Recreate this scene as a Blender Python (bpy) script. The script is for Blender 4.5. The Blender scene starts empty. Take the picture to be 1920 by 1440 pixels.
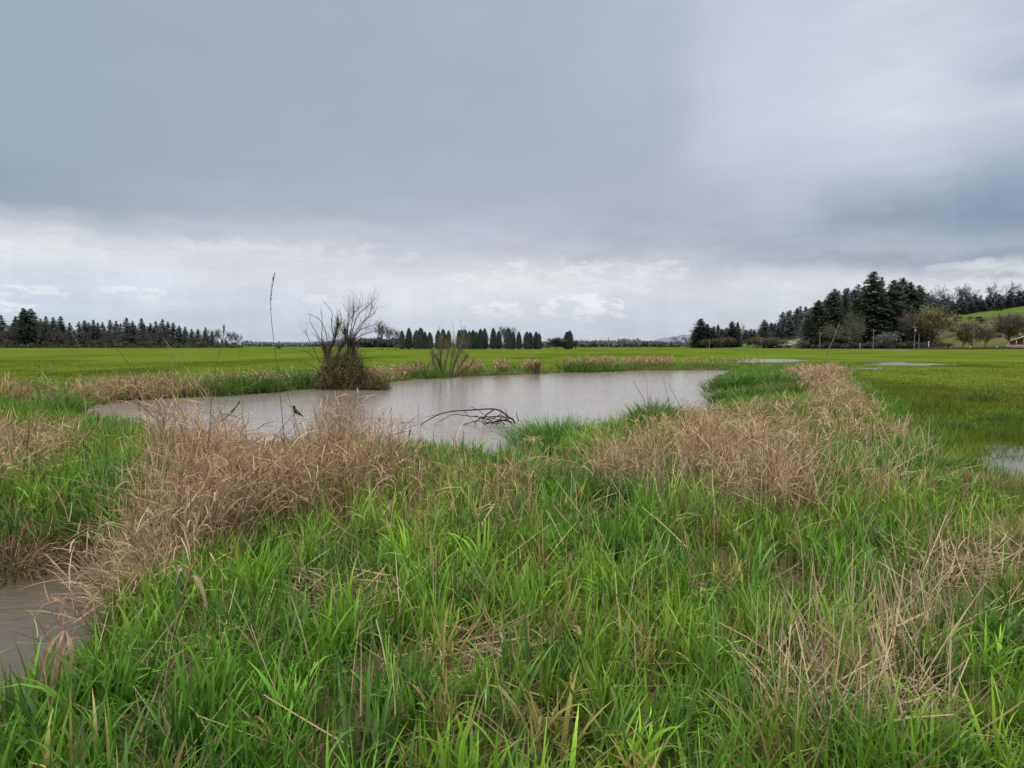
import bpy, math, random
import numpy as np
from mathutils import Vector, Matrix
R = np.random.default_rng(7)
random.seed(7)
PI = math.pi
scene = bpy.context.scene
C = scene.collection

# ------------------------------------------------------------------ camera
CAM_Z = 1.7
F = 1280.0                       # focal length in pixels of the 1920 wide picture
HORIZON = 647.0
PITCH = math.atan((720 - HORIZON) / F)
cd = bpy.data.cameras.new("camera")
cam = bpy.data.objects.new("camera", cd)
C.objects.link(cam)
cam.location = (0, 0, CAM_Z)
cam.rotation_euler = (PI / 2 - PITCH, 0, 0)
cd.sensor_width = 36
cd.lens = 24
cd.clip_start = 0.05
cd.clip_end = 20000
scene.camera = cam


def ray(px, py):
    u = (px - 960) / F
    v = (720 - py) / F
    return np.array([u, math.cos(PITCH) + v * math.sin(PITCH), -math.sin(PITCH) + v * math.cos(PITCH)])


def G(px, py, z=0.0):
    """point on the level z that is seen at this place of the photograph"""
    d = ray(px, py)
    t = (z - CAM_Z) / d[2]
    return np.array([d[0] * t, d[1] * t, z])


def P(px, py, depth):
    """point at forward distance depth"""
    d = ray(px, py)
    t = depth / d[1]
    return np.array([d[0] * t, depth, CAM_Z + d[2] * t])


# ------------------------------------------------------------------ tagging
def tag(o, label=None, cat=None, group=None, kind=None):
    if label: o["label"] = label
    if cat: o["category"] = cat
    if group: o["group"] = group
    if kind: o["kind"] = kind
    return o


def empty(name, loc, rz=0, scale=(1, 1, 1)):
    o = bpy.data.objects.new(name, None)
    C.objects.link(o)
    o.location = tuple(float(v) for v in loc)
    o.rotation_euler = (0, 0, rz)
    o.scale = scale
    return o


def copy_tree(root, loc, rz, scale):
    r = root.copy(); C.objects.link(r)
    r.location = tuple(float(v) for v in loc); r.rotation_euler = (0, 0, rz); r.scale = scale
    for ch in list(root.children):
        c = ch.copy(); C.objects.link(c); c.parent = r
        for g in ch.children:
            d = g.copy(); C.objects.link(d); d.parent = c
    return r


# ------------------------------------------------------------------ meshes
def np_mesh(name, V, Q, mat, parent=None, col=None, smooth=True, loc=None):
    V = np.asarray(V, dtype=np.float32).reshape(-1, 3)
    Q = np.asarray(Q, dtype=np.int32)
    k = Q.shape[1]
    me = bpy.data.meshes.new(name)
    me.vertices.add(len(V)); me.vertices.foreach_set("co", V.ravel())
    me.loops.add(Q.size); me.loops.foreach_set("vertex_index", Q.ravel())
    me.polygons.add(len(Q))
    me.polygons.foreach_set("loop_start", np.arange(0, Q.size, k, dtype=np.int32))
    me.polygons.foreach_set("loop_total", np.full(len(Q), k, dtype=np.int32))
    if smooth:
        me.polygons.foreach_set("use_smooth", np.ones(len(Q), dtype=bool))
    if col is not None:
        a = me.color_attributes.new("Col", 'FLOAT_COLOR', 'POINT')
        c = np.ones((len(V), 4), dtype=np.float32); c[:, :3] = col
        a.data.foreach_set("color", c.ravel())
    me.update(calc_edges=True)
    me.materials.append(mat)
    o = bpy.data.objects.new(name, me); C.objects.link(o)
    if parent is not None: o.parent = parent
    if loc is not None: o.location = tuple(float(v) for v in loc)
    return o


class Acc:
    """collects quads with vertex colours"""
    def __init__(s): s.V = []; s.Q = []; s.C = []; s.n = 0
    def add(s, V, Q, c):
        s.V.append(V); s.Q.append(Q + s.n); s.C.append(np.broadcast_to(c, V.shape)); s.n += len(V)
    def build(s, name, mat, parent=None, smooth=True, origin=None):
        V = np.concatenate(s.V); Q = np.concatenate(s.Q); c = np.concatenate(s.C)
        if origin is not None: V = V - np.asarray(origin)
        return np_mesh(name, V, Q, mat, parent, c, smooth, origin)


def ribbons(acc, base, L, w, az, t0, bend, segs, col, tip=None, twist=0.0, shape='blade', power=1.5, wig=0.0):
    base = np.asarray(base, float); n = len(base)
    if n == 0: return None
    B = lambda a: np.broadcast_to(np.asarray(a, float), (n,))
    L, w, az, t0, bend, tw = map(B, (L, w, az, t0, bend, twist))
    s = np.linspace(0, 1, segs + 1); sm = (s[1:] + s[:-1]) / 2
    th = t0[:, None] + bend[:, None] * sm[None] ** power
    a = az[:, None] + (wig * R.normal(size=(n, 1)) * sm[None] if wig else 0 * sm[None])
    ds = (L / segs)[:, None]
    st = np.stack([np.sin(th) * np.cos(a), np.sin(th) * np.sin(a), np.cos(th)], -1) * ds[..., None]
    pos = np.concatenate([np.zeros((n, 1, 3)), np.cumsum(st, 1)], 1) + base[:, None]
    thv = np.concatenate([th[:, :1], (th[:, 1:] + th[:, :-1]) / 2, th[:, -1:]], 1)
    azv = np.concatenate([a[:, :1], (a[:, 1:] + a[:, :-1]) / 2, a[:, -1:]], 1)
    side = np.stack([-np.sin(azv), np.cos(azv), 0 * azv], -1)
    nor = np.stack([np.cos(thv) * np.cos(azv), np.cos(thv) * np.sin(azv), -np.sin(thv)], -1)
    twv = tw[:, None] * (0.35 + 0.65 * s[None])
    side = side * np.cos(twv)[..., None] + nor * np.sin(twv)[..., None]
    if shape == 'blade': prof = np.minimum(1, .6 + 1.6 * s) * (1 - s ** 2.2) + .03
    elif shape == 'stem': prof = 1 - .6 * s
    else: prof = np.sin(PI * np.clip(.08 + .9 * s, 0, 1)) ** .7      # leaf
    hw = (w[:, None] * .5) * prof[None]
    Vl = pos - side * hw[..., None]; Vr = pos + side * hw[..., None]
    V = np.stack([Vl, Vr], 2).reshape(-1, 3)
    i = (np.arange(n) * (segs + 1) * 2)[:, None] + (np.arange(segs) * 2)[None]
    Q = np.stack([i, i + 1, i + 3, i + 2], -1).reshape(-1, 4)
    col = np.broadcast_to(np.asarray(col, float), (n, 3))
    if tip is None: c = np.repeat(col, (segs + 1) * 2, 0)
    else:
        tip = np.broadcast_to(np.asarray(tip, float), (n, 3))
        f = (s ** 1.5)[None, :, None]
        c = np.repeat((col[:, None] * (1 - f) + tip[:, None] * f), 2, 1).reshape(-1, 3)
    acc.add(V, Q, c)
    return pos


def tubes(acc, p0, p1, r0, r1, col, k=4):
    p0 = np.asarray(p0, float).reshape(-1, 3); p1 = np.asarray(p1, float).reshape(-1, 3); n = len(p0)
    if n == 0: return
    r0 = np.broadcast_to(np.asarray(r0, float), (n,)); r1 = np.broadcast_to(np.asarray(r1, float), (n,))
    d = p1 - p0; d = d / (np.linalg.norm(d, axis=1, keepdims=True) + 1e-9)
    ref = np.where(np.abs(d[:, 2:3]) < .9, np.array([[0, 0, 1.]]), np.array([[1., 0, 0]]))
    u = np.cross(d, ref); u /= np.linalg.norm(u, axis=1, keepdims=True); v = np.cross(d, u)
    an = np.arange(k) * 2 * PI / k
    ring = u[:, None] * np.cos(an)[None, :, None] + v[:, None] * np.sin(an)[None, :, None]
    A = p0[:, None] + ring * r0[:, None, None]; Bv = p1[:, None] + ring * r1[:, None, None]
    V = np.concatenate([A, Bv], 1).reshape(-1, 3)
    j = np.arange(k); b = (np.arange(n) * 2 * k)[:, None]
    Q = np.stack([b + j, b + (j + 1) % k, b + k + (j + 1) % k, b + k + j], -1).reshape(-1, 4)
    c = np.broadcast_to(np.asarray(col, float), (n, 3))
    acc.add(V, Q, np.repeat(c, 2 * k, 0))


def tube_path(acc, pts, r, col, k=6):
    """one continuous tube through pts with radius list r"""
    pts = np.asarray(pts, float); n = len(pts); r = np.broadcast_to(np.asarray(r, float), (n,))
    t = np.gradient(pts, axis=0); t /= np.linalg.norm(t, axis=1, keepdims=True) + 1e-9
    ref = np.array([0.31, -0.87, 0.38]); an = np.arange(k) * 2 * PI / k
    u = np.cross(t, ref); u /= np.linalg.norm(u, axis=1, keepdims=True) + 1e-9; v = np.cross(t, u)
    V = (pts[:, None] + (u[:, None] * np.cos(an)[None, :, None] + v[:, None] * np.sin(an)[None, :, None]) * r[:, None, None]).reshape(-1, 3)
    i = (np.arange(n - 1) * k)[:, None]; j = np.arange(k)
    Q = np.stack([i + j, i + (j + 1) % k, i + k + (j + 1) % k, i + k + j], -1).reshape(-1, 4)
    acc.add(V, Q, np.asarray(col, float))


def smooth_path(pts, m=5):
    pts = np.asarray(pts, float)
    if len(pts) < 3:
        return np.array([pts[0] + (pts[-1] - pts[0]) * t for t in np.linspace(0, 1, m + 1)])
    e = np.concatenate([[2 * pts[0] - pts[1]], pts, [2 * pts[-1] - pts[-2]]])
    out = []
    for i in range(1, len(e) - 2):
        for t in np.linspace(0, 1, m, endpoint=False):
            a, b, c, d = e[i - 1], e[i], e[i + 1], e[i + 2]
            out.append(.5 * (2 * b + (c - a) * t + (2 * a - 5 * b + 4 * c - d) * t * t + (3 * b - a - 3 * c + d) * t ** 3))
    out.append(e[-2])
    return np.array(out)


def box(acc, lo, hi, col):
    (a, b, c), (d, e, f) = lo, hi
    V = np.array([[a, b, c], [d, b, c], [d, e, c], [a, e, c], [a, b, f], [d, b, f], [d, e, f], [a, e, f]], float)
    Q = np.array([[0, 3, 2, 1], [4, 5, 6, 7], [0, 1, 5, 4], [1, 2, 6, 5], [2, 3, 7, 6], [3, 0, 4, 7]])
    acc.add(V, Q, np.asarray(col, float))


# ------------------------------------------------------------------ noise and polygons
def vnoise(x, y, s, seed=0):
    x = np.asarray(x, float) / s + 37.7 * seed + 1000; y = np.asarray(y, float) / s + 91.3 * seed + 1000
    xi = np.floor(x).astype(np.int64); yi = np.floor(y).astype(np.int64); fx = x - xi; fy = y - yi
    fx = fx * fx * (3 - 2 * fx); fy = fy * fy * (3 - 2 * fy)
    def h(a, b):
        n = (a * 374761393 + b * 668265263 + seed * 1274126177) & 0x7fffffff
        n = ((n ^ (n >> 13)) * 1274126177) & 0x7fffffff
        return ((n ^ (n >> 16)) & 0xffff) / 65535.0
    return (h(xi, yi) * (1 - fx) + h(xi + 1, yi) * fx) * (1 - fy) + (h(xi, yi + 1) * (1 - fx) + h(xi + 1, yi + 1) * fx) * fy


def fbm(x, y, s, seed=0, o=3):
    v = 0; a = .5; t = 0
    for i in range(o):
        v = v + a * vnoise(x, y, s / 2 ** i, seed + i); t += a; a *= .5
    return v / t


def sdf(x, y, poly):
    """signed distance, positive outside"""
    x = np.asarray(x, float); y = np.asarray(y, float)
    d = np.full(x.shape, 1e18); ins = np.zeros(x.shape, bool); n = len(poly)
    for i in range(n):
        ax, ay = poly[i][:2]; bx, by = poly[(i + 1) % n][:2]
        ex, ey = bx - ax, by - ay; wx, wy = x - ax, y - ay
        t = np.clip((wx * ex + wy * ey) / (ex * ex + ey * ey + 1e-12), 0, 1)
        d = np.minimum(d, (wx - ex * t) ** 2 + (wy - ey * t) ** 2)
        c = (ay > y) != (by > y)
        ins ^= c & (x < (bx - ax) * (y - ay) / (by - ay + 1e-12) + ax)
    d = np.sqrt(d)
    return np.where(ins, -d, d)


def smoothstep(a, b, x):
    t = np.clip((np.asarray(x, float) - a) / (b - a), 0, 1)
    return t * t * (3 - 2 * t)


WL = -0.35
GP = lambda pts, z=0.0: [tuple(G(px, py, z)[:2]) for px, py in pts]
FAR_SHORE = [(20, 776), (75, 770), (130, 766), (240, 752), (330, 746), (390, 743), (480, 738), (590, 729), (700, 722), (775, 711), (850, 707), (1000, 701),
             (1060, 699), (1200, 694.5), (1392, 693.5)]
POND = GP(FAR_SHORE + [(1356, 702), (1344, 716), (1336, 738), (1405, 750), (1350, 784), (1285, 800), (1228, 812), (1165, 818), (1140, 838), (1100, 846), (1030, 862), (1020, 886),
           (930, 896), (850, 890), (780, 885), (700, 876), (610, 872), (560, 886), (480, 892), (400, 876), (330, 846), (250, 824), (170, 810), (90, 798), (30, 789)], WL)
DITCH = GP([(-400, 1046), (0, 1052), (60, 1056), (105, 1050), (140, 1062), (175, 1085), (212, 1130), (198, 1190), (160, 1250), (110, 1310), (40, 1370), (-500, 1420)], WL)
PUD_Z = -0.02
PUDS = [GP([(1380, 677), (1420, 674), (1465, 673.5), (1500, 675), (1496, 678.5), (1440, 679), (1400, 680)], PUD_Z),
        GP([(1640, 680.5), (1680, 679), (1720, 681), (1782, 683.5), (1740, 685.5), (1690, 685.5), (1646, 684)], PUD_Z),
        GP([(1628, 691), (1650, 690), (1662, 691.5), (1640, 693)], PUD_Z),
        GP([(1918, 888), (1934, 864), (1965, 852), (2020, 842), (2150, 842), (2150, 950), (2010, 940), (1950, 922)], PUD_Z),
        GP([(1640, 655.2), (1690, 654.8), (1740, 655.0), (1700, 656.6), (1650, 656.6)], PUD_Z)]
PUD_BOX = []
for p in PUDS:
    a = np.array(p); PUD_BOX.append((a.min(0) - 3, a.max(0) + 3))


def wet(x, y):
    """distance to the nearest pond or ditch edge, positive on land, with a ragged outline"""
    rag = (fbm(x, y, 1.1, 3) - .5) * .7 * np.clip(np.asarray(y) / 12, .3, 2.0)
    return np.minimum(sdf(x, y, POND), sdf(x, y, DITCH)) + rag


def pud(x, y):
    s = np.full(np.shape(x), 99.0)
    for p, (lo, hi) in zip(PUDS, PUD_BOX):
        m = (x > lo[0]) & (x < hi[0]) & (y > lo[1]) & (y < hi[1])
        if m.any():
            s[m] = np.minimum(s[m], sdf(x[m], y[m], p) + (fbm(x[m], y[m], 1.6, 9) - .5) * (.7 if lo[1] < 30 else 4.0))
    return s


def height(x, y, w=None):
    x = np.asarray(x, float); y = np.asarray(y, float)
    if w is None: w = wet(x, y)
    land = WL + (0.35 + .10 * np.exp(-np.clip(w, 0, 99) / 2.5)) * (1 - np.exp(-np.clip(w, 0, 99) / (.35 + 1.1 * smoothstep(16, 24, y))))
    bed = WL + np.clip(w, -3, 0) * .45
    z = np.where(w > 0, land, bed)
    z = z + (fbm(x, y, 1.3, 1) - .5) * .14 * np.exp(-np.clip(y, 0, 999) / 40) * smoothstep(0, .6, w) * (y < 120)
    ps = pud(x, y)
    return np.where(ps < 2, z - .14 * smoothstep(.8, -.6, ps), z)


# ------------------------------------------------------------------ materials
def newmat(name):
    m = bpy.data.materials.new(name); m.use_nodes = True
    nt = m.node_tree; nt.nodes.clear()
    return m, nt, nt.nodes, nt.links


def attr_mat(name, rough=.5, spec=.4, trans=0.0, vary=0.0, bump=None):
    m, nt, N, Lk = newmat(name)
    out = N.new("ShaderNodeOutputMaterial"); p = N.new("ShaderNodeBsdfPrincipled")
    a = N.new("ShaderNodeAttribute"); a.attribute_name = "Col"
    src = a.outputs["Color"]
    if vary:
        oi = N.new("ShaderNodeObjectInfo"); mr = N.new("ShaderNodeMapRange")
        mr.inputs[3].default_value = 1 - vary; mr.inputs[4].default_value = 1 + vary
        Lk.new(oi.outputs["Random"], mr.inputs[0])
        vm = N.new("ShaderNodeVectorMath"); vm.operation = 'SCALE'
        Lk.new(src, vm.inputs[0]); Lk.new(mr.outputs[0], vm.inputs["Scale"]); src = vm.outputs[0]
    p.inputs["Roughness"].default_value = rough
    p.inputs["Specular IOR Level"].default_value = spec
    Lk.new(src, p.inputs["Base Color"])
    if trans:
        t = N.new("ShaderNodeBsdfTranslucent"); mx = N.new("ShaderNodeMixShader"); mx.inputs[0].default_value = trans
        Lk.new(src, t.inputs["Color"]); Lk.new(p.outputs[0], mx.inputs[1]); Lk.new(t.outputs[0], mx.inputs[2])
        Lk.new(mx.outputs[0], out.inputs[0])
    else:
        Lk.new(p.outputs[0], out.inputs[0])
    return m


M_GRASS = attr_mat("grass_blades", .5, .2, .32)
M_DRY = attr_mat("dry_blades", .75, .1, .2)
M_FIELD = attr_mat("meadow_blades", .7, .08, .3)
M_BARK = attr_mat("bark", .85, .2, 0)
M_TWIG = attr_mat("twigs", .85, .2, 0, .12)
M_NEEDLE = attr_mat("needle_foliage", .85, .05, .35, .25)
M_LEAF = attr_mat("broad_foliage", .6, .3, .25, .12)
M_PAINT = attr_mat("painted_surfaces", .5, .4, 0)
M_METAL = attr_mat("weathered_metal", .45, .5, 0)
M_PLUME = attr_mat("plumage", .6, .12, 0)


def ground_mat():
    m, nt, N, Lk = newmat("field_ground")
    out = N.new("ShaderNodeOutputMaterial"); p = N.new("ShaderNodeBsdfPrincipled")
    a = N.new("ShaderNodeAttribute"); a.attribute_name = "Col"
    tc = N.new("ShaderNodeTexCoord")
    n1 = N.new("ShaderNodeTexNoise"); n1.inputs["Scale"].default_value = 1.4; n1.inputs["Detail"].default_value = 8; n1.inputs["Roughness"].default_value = .7
    n2 = N.new("ShaderNodeTexNoise"); n2.inputs["Scale"].default_value = 14; n2.inputs["Detail"].default_value = 6
    n3 = N.new("ShaderNodeTexNoise"); n3.inputs["Scale"].default_value = .06; n3.inputs["Detail"].default_value = 5
    for n in (n1, n2, n3): Lk.new(tc.outputs["Object"], n.inputs["Vector"])
    def mr(src, lo, hi, a0=.3, a1=.7):
        r = N.new("ShaderNodeMapRange"); r.inputs[1].default_value = a0; r.inputs[2].default_value = a1
        r.inputs[3].default_value = lo; r.inputs[4].default_value = hi; Lk.new(src, r.inputs[0]); return r.outputs[0]
    def mul(x, y):
        k = N.new("ShaderNodeMath"); k.operation = 'MULTIPLY'; Lk.new(x, k.inputs[0]); Lk.new(y, k.inputs[1]); return k.outputs[0]
    k = mul(mul(mr(n1.outputs[0], .72, 1.25), mr(n2.outputs[0], .7, 1.3)), mr(n3.outputs[0], .88, 1.12))
    v = N.new("ShaderNodeVectorMath"); v.operation = 'SCALE'; Lk.new(a.outputs["Color"], v.inputs[0]); Lk.new(k, v.inputs["Scale"])
    Lk.new(v.outputs[0], p.inputs["Base Color"])
    p.inputs["Roughness"].default_value = .95; p.inputs["Specular IOR Level"].default_value = .0
    b = N.new("ShaderNodeBump"); b.inputs["Strength"].default_value = .5; b.inputs["Distance"].default_value = .05
    Lk.new(n2.outputs[0], b.inputs["Height"]); Lk.new(b.outputs[0], p.inputs["Normal"])
    Lk.new(p.outputs[0], out.inputs[0])
    return m


M_GROUND = ground_mat()


def water_mat(name, col, rough, scale, strength):
    m, nt, N, Lk = newmat(name)
    out = N.new("ShaderNodeOutputMaterial"); p = N.new("ShaderNodeBsdfPrincipled")
    p.inputs["Roughness"].default_value = rough; p.inputs["IOR"].default_value = 1.33
    p.inputs["Specular IOR Level"].default_value = .5
    tc = N.new("ShaderNodeTexCoord")
    mp = N.new("ShaderNodeMapping"); mp.inputs["Scale"].default_value = (scale * .3, scale, scale); mp.inputs["Rotation"].default_value = (0, 0, .25)
    n = N.new("ShaderNodeTexNoise"); n.inputs["Scale"].default_value = 1; n.inputs["Detail"].default_value = 4; n.inputs["Roughness"].default_value = .6
    w = N.new("ShaderNodeTexVoronoi"); w.inputs["Scale"].default_value = 9.0; w.feature = 'SMOOTH_F1'
    Lk.new(tc.outputs["Object"], mp.inputs[0]); Lk.new(mp.outputs[0], n.inputs["Vector"]); Lk.new(tc.outputs["Object"], w.inputs["Vector"])
    n4 = N.new("ShaderNodeTexNoise"); n4.inputs["Scale"].default_value = .25; n4.inputs["Detail"].default_value = 5
    Lk.new(tc.outputs["Object"], n4.inputs["Vector"])
    mx = N.new("ShaderNodeMixRGB"); mx.inputs[1].default_value = tuple(c * .8 for c in col) + (1,); mx.inputs[2].default_value = tuple(c * 1.15 for c in col) + (1,)
    Lk.new(n4.outputs[0], mx.inputs[0]); Lk.new(mx.outputs[0], p.inputs["Base Color"])
    b = N.new("ShaderNodeBump"); b.inputs["Strength"].default_value = strength; b.inputs["Distance"].default_value = .04
    ad = N.new("ShaderNodeMath"); ad.operation = 'MULTIPLY_ADD'; ad.inputs[1].default_value = .35
    Lk.new(w.outputs["Distance"], ad.inputs[0]); Lk.new(n.outputs[0], ad.inputs[2]); Lk.new(ad.outputs[0], b.inputs["Height"])
    Lk.new(b.outputs[0], p.inputs["Normal"]); Lk.new(p.outputs[0], out.inputs[0])
    return m


M_WATER = water_mat("muddy_water", (.215, .185, .163), .13, 3.4, .42)
M_DITCH = water_mat("ditch_water_surface", (.088, .070, .053), .10, 9, .25)
M_PUDDLE = water_mat("clear_puddle_water", (.13, .125, .115), .28, 6, .3)

# ------------------------------------------------------------------ world
SUN_EL, SUN_AZ = math.radians(48), math.radians(200)     # azimuth from +Y clockwise
w = bpy.data.worlds.new("World"); scene.world = w; w.use_nodes = True
nt = w.node_tree; N = nt.nodes; Lk = nt.links; N.clear()


def wm(op, a, b=None, c=None):
    n = N.new("ShaderNodeMath"); n.operation = op
    for i, v in enumerate((a, b, c)):
        if v is None: continue
        if isinstance(v, (int, float)): n.inputs[i].default_value = v
        else: Lk.new(v, n.inputs[i])
    return n.outputs[0]


def wmr(src, a, b, lo=0.0, hi=1.0, interp='SMOOTHSTEP'):
    n = N.new("ShaderNodeMapRange"); n.interpolation_type = interp
    n.inputs[1].default_value = a; n.inputs[2].default_value = b; n.inputs[3].default_value = lo; n.inputs[4].default_value = hi
    Lk.new(src, n.inputs[0]); return n.outputs[0]


tc = N.new("ShaderNodeTexCoord"); sx = N.new("ShaderNodeSeparateXYZ"); Lk.new(tc.outputs["Generated"], sx.inputs[0])
AZ = wm('ARCTAN2', sx.outputs[0], sx.outputs[1]); EL = wm('ARCSINE', sx.outputs[2])


def noise(vec, scale, detail=5, rough=.55):
    n = N.new("ShaderNodeTexNoise"); n.inputs["Scale"].default_value = scale; n.inputs["Detail"].default_value = detail; n.inputs["Roughness"].default_value = rough
    Lk.new(vec, n.inputs["Vector"]); return n.outputs[0]


cx = N.new("ShaderNodeCombineXYZ"); Lk.new(wm('MULTIPLY', AZ, 1.0), cx.inputs[0]); Lk.new(wm('MULTIPLY', EL, 2.2), cx.inputs[1])
cr = N.new("ShaderNodeCombineXYZ"); Lk.new(wm('MULTIPLY', AZ, 1.0), cr.inputs[0]); Lk.new(wm('MULTIPLY', EL, .12), cr.inputs[1])
soft = noise(cx.outputs[0], 4.0, 5, .5); fine = noise(cx.outputs[0], 22.0, 6, .6); rain = noise(cr.outputs[0], 15.0, 4, .55)
band = wm('MULTIPLY', wmr(EL, math.radians(1), math.radians(5)), wmr(EL, math.radians(16), math.radians(8)))
EL2 = wm('ADD', EL, wm('MULTIPLY', wm('SUBTRACT', soft, .5), math.radians(2.6)))
EL2 = wm('ADD', EL2, wm('MULTIPLY', wm('MULTIPLY', wm('SUBTRACT', rain, .5), band), math.radians(2.8)))
EL2 = wm('ADD', EL2, wm('MULTIPLY', wm('SUBTRACT', fine, .5), math.radians(.8)))
E0, E1 = math.radians(-6), math.radians(36)
T = wmr(EL2, E0, E1, interp='LINEAR')
lin = lambda v: (v / 255 / 12.92) if v / 255 <= .04045 else ((v / 255 + .055) / 1.055) ** 2.4
COLS = {0: [(60, 158, 171, 187), (200, 157, 170, 186), (325, 152, 165, 179), (360, 154, 166, 179), (400, 180, 187, 197), (430, 205, 210, 216), (470, 219, 223, 229), (520, 206, 214, 225), (570, 197, 207, 219), (650, 198, 206, 216)],
        480: [(60, 161, 172, 188), (300, 163, 173, 188), (395, 171, 179, 192), (430, 187, 192, 203), (470, 206, 210, 219), (520, 211, 215, 223), (560, 205, 211, 222), (600, 194, 202, 214), (650, 190, 198, 210)],
        960: [(60, 166, 177, 193), (250, 165, 175, 192), (350, 171, 179, 194), (430, 183, 189, 202), (480, 194, 198, 208), (512, 214, 216, 222), (540, 222, 223, 228), (580, 209, 213, 221), (620, 196, 204, 216), (650, 190, 198, 210)],
        1200: [(60, 178, 187, 203), (300, 172, 180, 196), (420, 174, 181, 195), (472, 180, 186, 198), (492, 202, 205, 212), (520, 211, 214, 221), (560, 206, 210, 219), (600, 197, 203, 213), (650, 190, 197, 208)],
        1440: [(60, 198, 203, 218), (150, 201, 206, 220), (250, 200, 205, 218), (330, 190, 196, 211), (400, 180, 187, 203), (450, 172, 180, 195), (492, 170, 177, 190), (510, 196, 200, 209), (530, 209, 213, 220), (560, 203, 208, 217), (650, 193, 199, 210)],
        1680: [(60, 203, 208, 220), (200, 208, 213, 224), (290, 197, 203, 216), (350, 166, 177, 194), (400, 155, 166, 184), (440, 166, 174, 189), (462, 178, 184, 196), (490, 160, 168, 182), (508, 180, 186, 197), (530, 213, 216, 221), (650, 205, 209, 217)],
        1920: [(60, 190, 197, 212), (140, 178, 187, 203), (200, 200, 206, 218), (260, 185, 193, 208), (300, 160, 173, 190), (370, 138, 153, 174), (420, 140, 155, 175), (452, 162, 170, 184), (474, 150, 160, 177), (488, 195, 200, 207), (501, 206, 210, 216), (515, 171, 177, 189), (530, 215, 218, 223), (650, 205, 209, 216)]}
prev = None; mid = None; last_az = None
for px in sorted(COLS):
    rp = N.new("ShaderNodeValToRGB"); rp.color_ramp.interpolation = 'EASE' if px in (0, 480) else 'LINEAR'
    st = []
    for py, r, g, b in COLS[px]:
        d = ray(px, py); d = d / np.linalg.norm(d)
        st.append(((math.asin(d[2]) - E0) / (E1 - E0), (lin(r), lin(g), lin(b), 1)))
    st.sort(key=lambda v: v[0])
    el = rp.color_ramp.elements
    while len(el) < len(st): el.new(.5)
    for e, (t, c) in zip(el, st): e.position = t
    for e, (t, c) in zip(el, st): e.position = t; e.color = c
    Lk.new(T, rp.inputs[0])
    d = ray(px, 400); az = math.atan2(d[0], d[1])
    if px == 960: mid = rp.outputs[0]
    if prev is None: prev = rp.outputs[0]
    else:
        azn = wm('ADD', AZ, wm('MULTIPLY', wm('SUBTRACT', soft, .5), .16))
        mx = N.new("ShaderNodeMixRGB"); Lk.new(wmr(azn, last_az, az), mx.inputs[0]); Lk.new(prev, mx.inputs[1]); Lk.new(rp.outputs[0], mx.inputs[2]); prev = mx.outputs[0]
    last_az = az
mx = N.new("ShaderNodeMixRGB"); Lk.new(wmr(wm('ABSOLUTE', AZ), 1.0, 2.0), mx.inputs[0]); Lk.new(prev, mx.inputs[1]); Lk.new(mid, mx.inputs[2]); cloud = mx.outputs[0]
# cumulus heads low over the horizon
puffn = noise(cx.outputs[0], 30.0, 8, .62)
total = None
for px, py, sw, sh, amp in [(1095, 578, 95, 34, .42), (945, 580, 70, 22, .36), (262, 549, 56, 15, .34), (50, 549, 66, 15, .34), (0, 576, 44, 16, .4), (600, 563, 32, 11, .28), (520, 560, 18, 11, .28), (70, 470, 130, 30, .2), (1060, 525, 230, 40, .24), (420, 470, 150, 28, .16), (1235, 505, 70, 20, .22), (1880, 496, 100, 12, .2), (640, 480, 140, 26, .15), (1830, 520, 120, 12, .2)]:
    d = ray(px, py); d = d / np.linalg.norm(d); a0 = math.atan2(d[0], d[1]); e0 = math.asin(d[2])
    qa = wm('DIVIDE', wm('SUBTRACT', AZ, a0), sw / F); qe = wm('DIVIDE', wm('SUBTRACT', EL, e0), sh / F)
    r2 = wm('ADD', wm('MULTIPLY', qa, qa), wm('MULTIPLY', qe, qe))
    g = wm('SUBTRACT', 1.0, r2)
    k = wm('ADD', g, wm('MULTIPLY', wm('SUBTRACT', puffn, .52), 9.0))
    k = wm('MULTIPLY', wm('MULTIPLY', wmr(k, .0, 1.1), wmr(g, -.5, .5)), amp)
    k = wm('MULTIPLY', k, wmr(qe, -1.0, .4, .25, 1.0))
    total = k if total is None else wm('MAXIMUM', total, k)
mix2 = N.new("ShaderNodeMixRGB"); Lk.new(wm('MULTIPLY', total, 1.9), mix2.inputs[0]); Lk.new(cloud, mix2.inputs[1]); mix2.inputs[2].default_value = (.80, .82, .85, 1)
hb = N.new('ShaderNodeCombineXYZ'); Lk.new(AZ, hb.inputs[0]); Lk.new(wm('MULTIPLY', EL, 4.5), hb.inputs[1])
lowk = wm('ADD', 1.0, wm('MULTIPLY', wm('MULTIPLY', wm('SUBTRACT', noise(hb.outputs[0], 9.0, 8, .62), .5), wmr(EL, math.radians(15), math.radians(7))), .34))
midk = wm('ADD', 1.0, wm('MULTIPLY', wm('MULTIPLY', wm('SUBTRACT', noise(hb.outputs[0], 5.0, 8, .6), .5), wmr(AZ, .25, .5)), .30))
rainv = wm('ADD', 1.0, wm('MULTIPLY', wm('MULTIPLY', wm('SUBTRACT', rain, .5), wmr(EL, math.radians(13), math.radians(8))), .24))
lowk = wm('MULTIPLY', wm('MULTIPLY', lowk, rainv), wmr(EL, math.radians(3), math.radians(8), 1.06, 1.03))
mott = wm('ADD', 1.0, wm('MULTIPLY', wm('SUBTRACT', noise(cx.outputs[0], 7.0, 7, .55), .5), .12))
zen = wm('MULTIPLY', wmr(EL, math.radians(30), math.radians(60), 1.0, 6.4), wm('MULTIPLY', wm('MULTIPLY', mott, lowk), midk))
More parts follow.
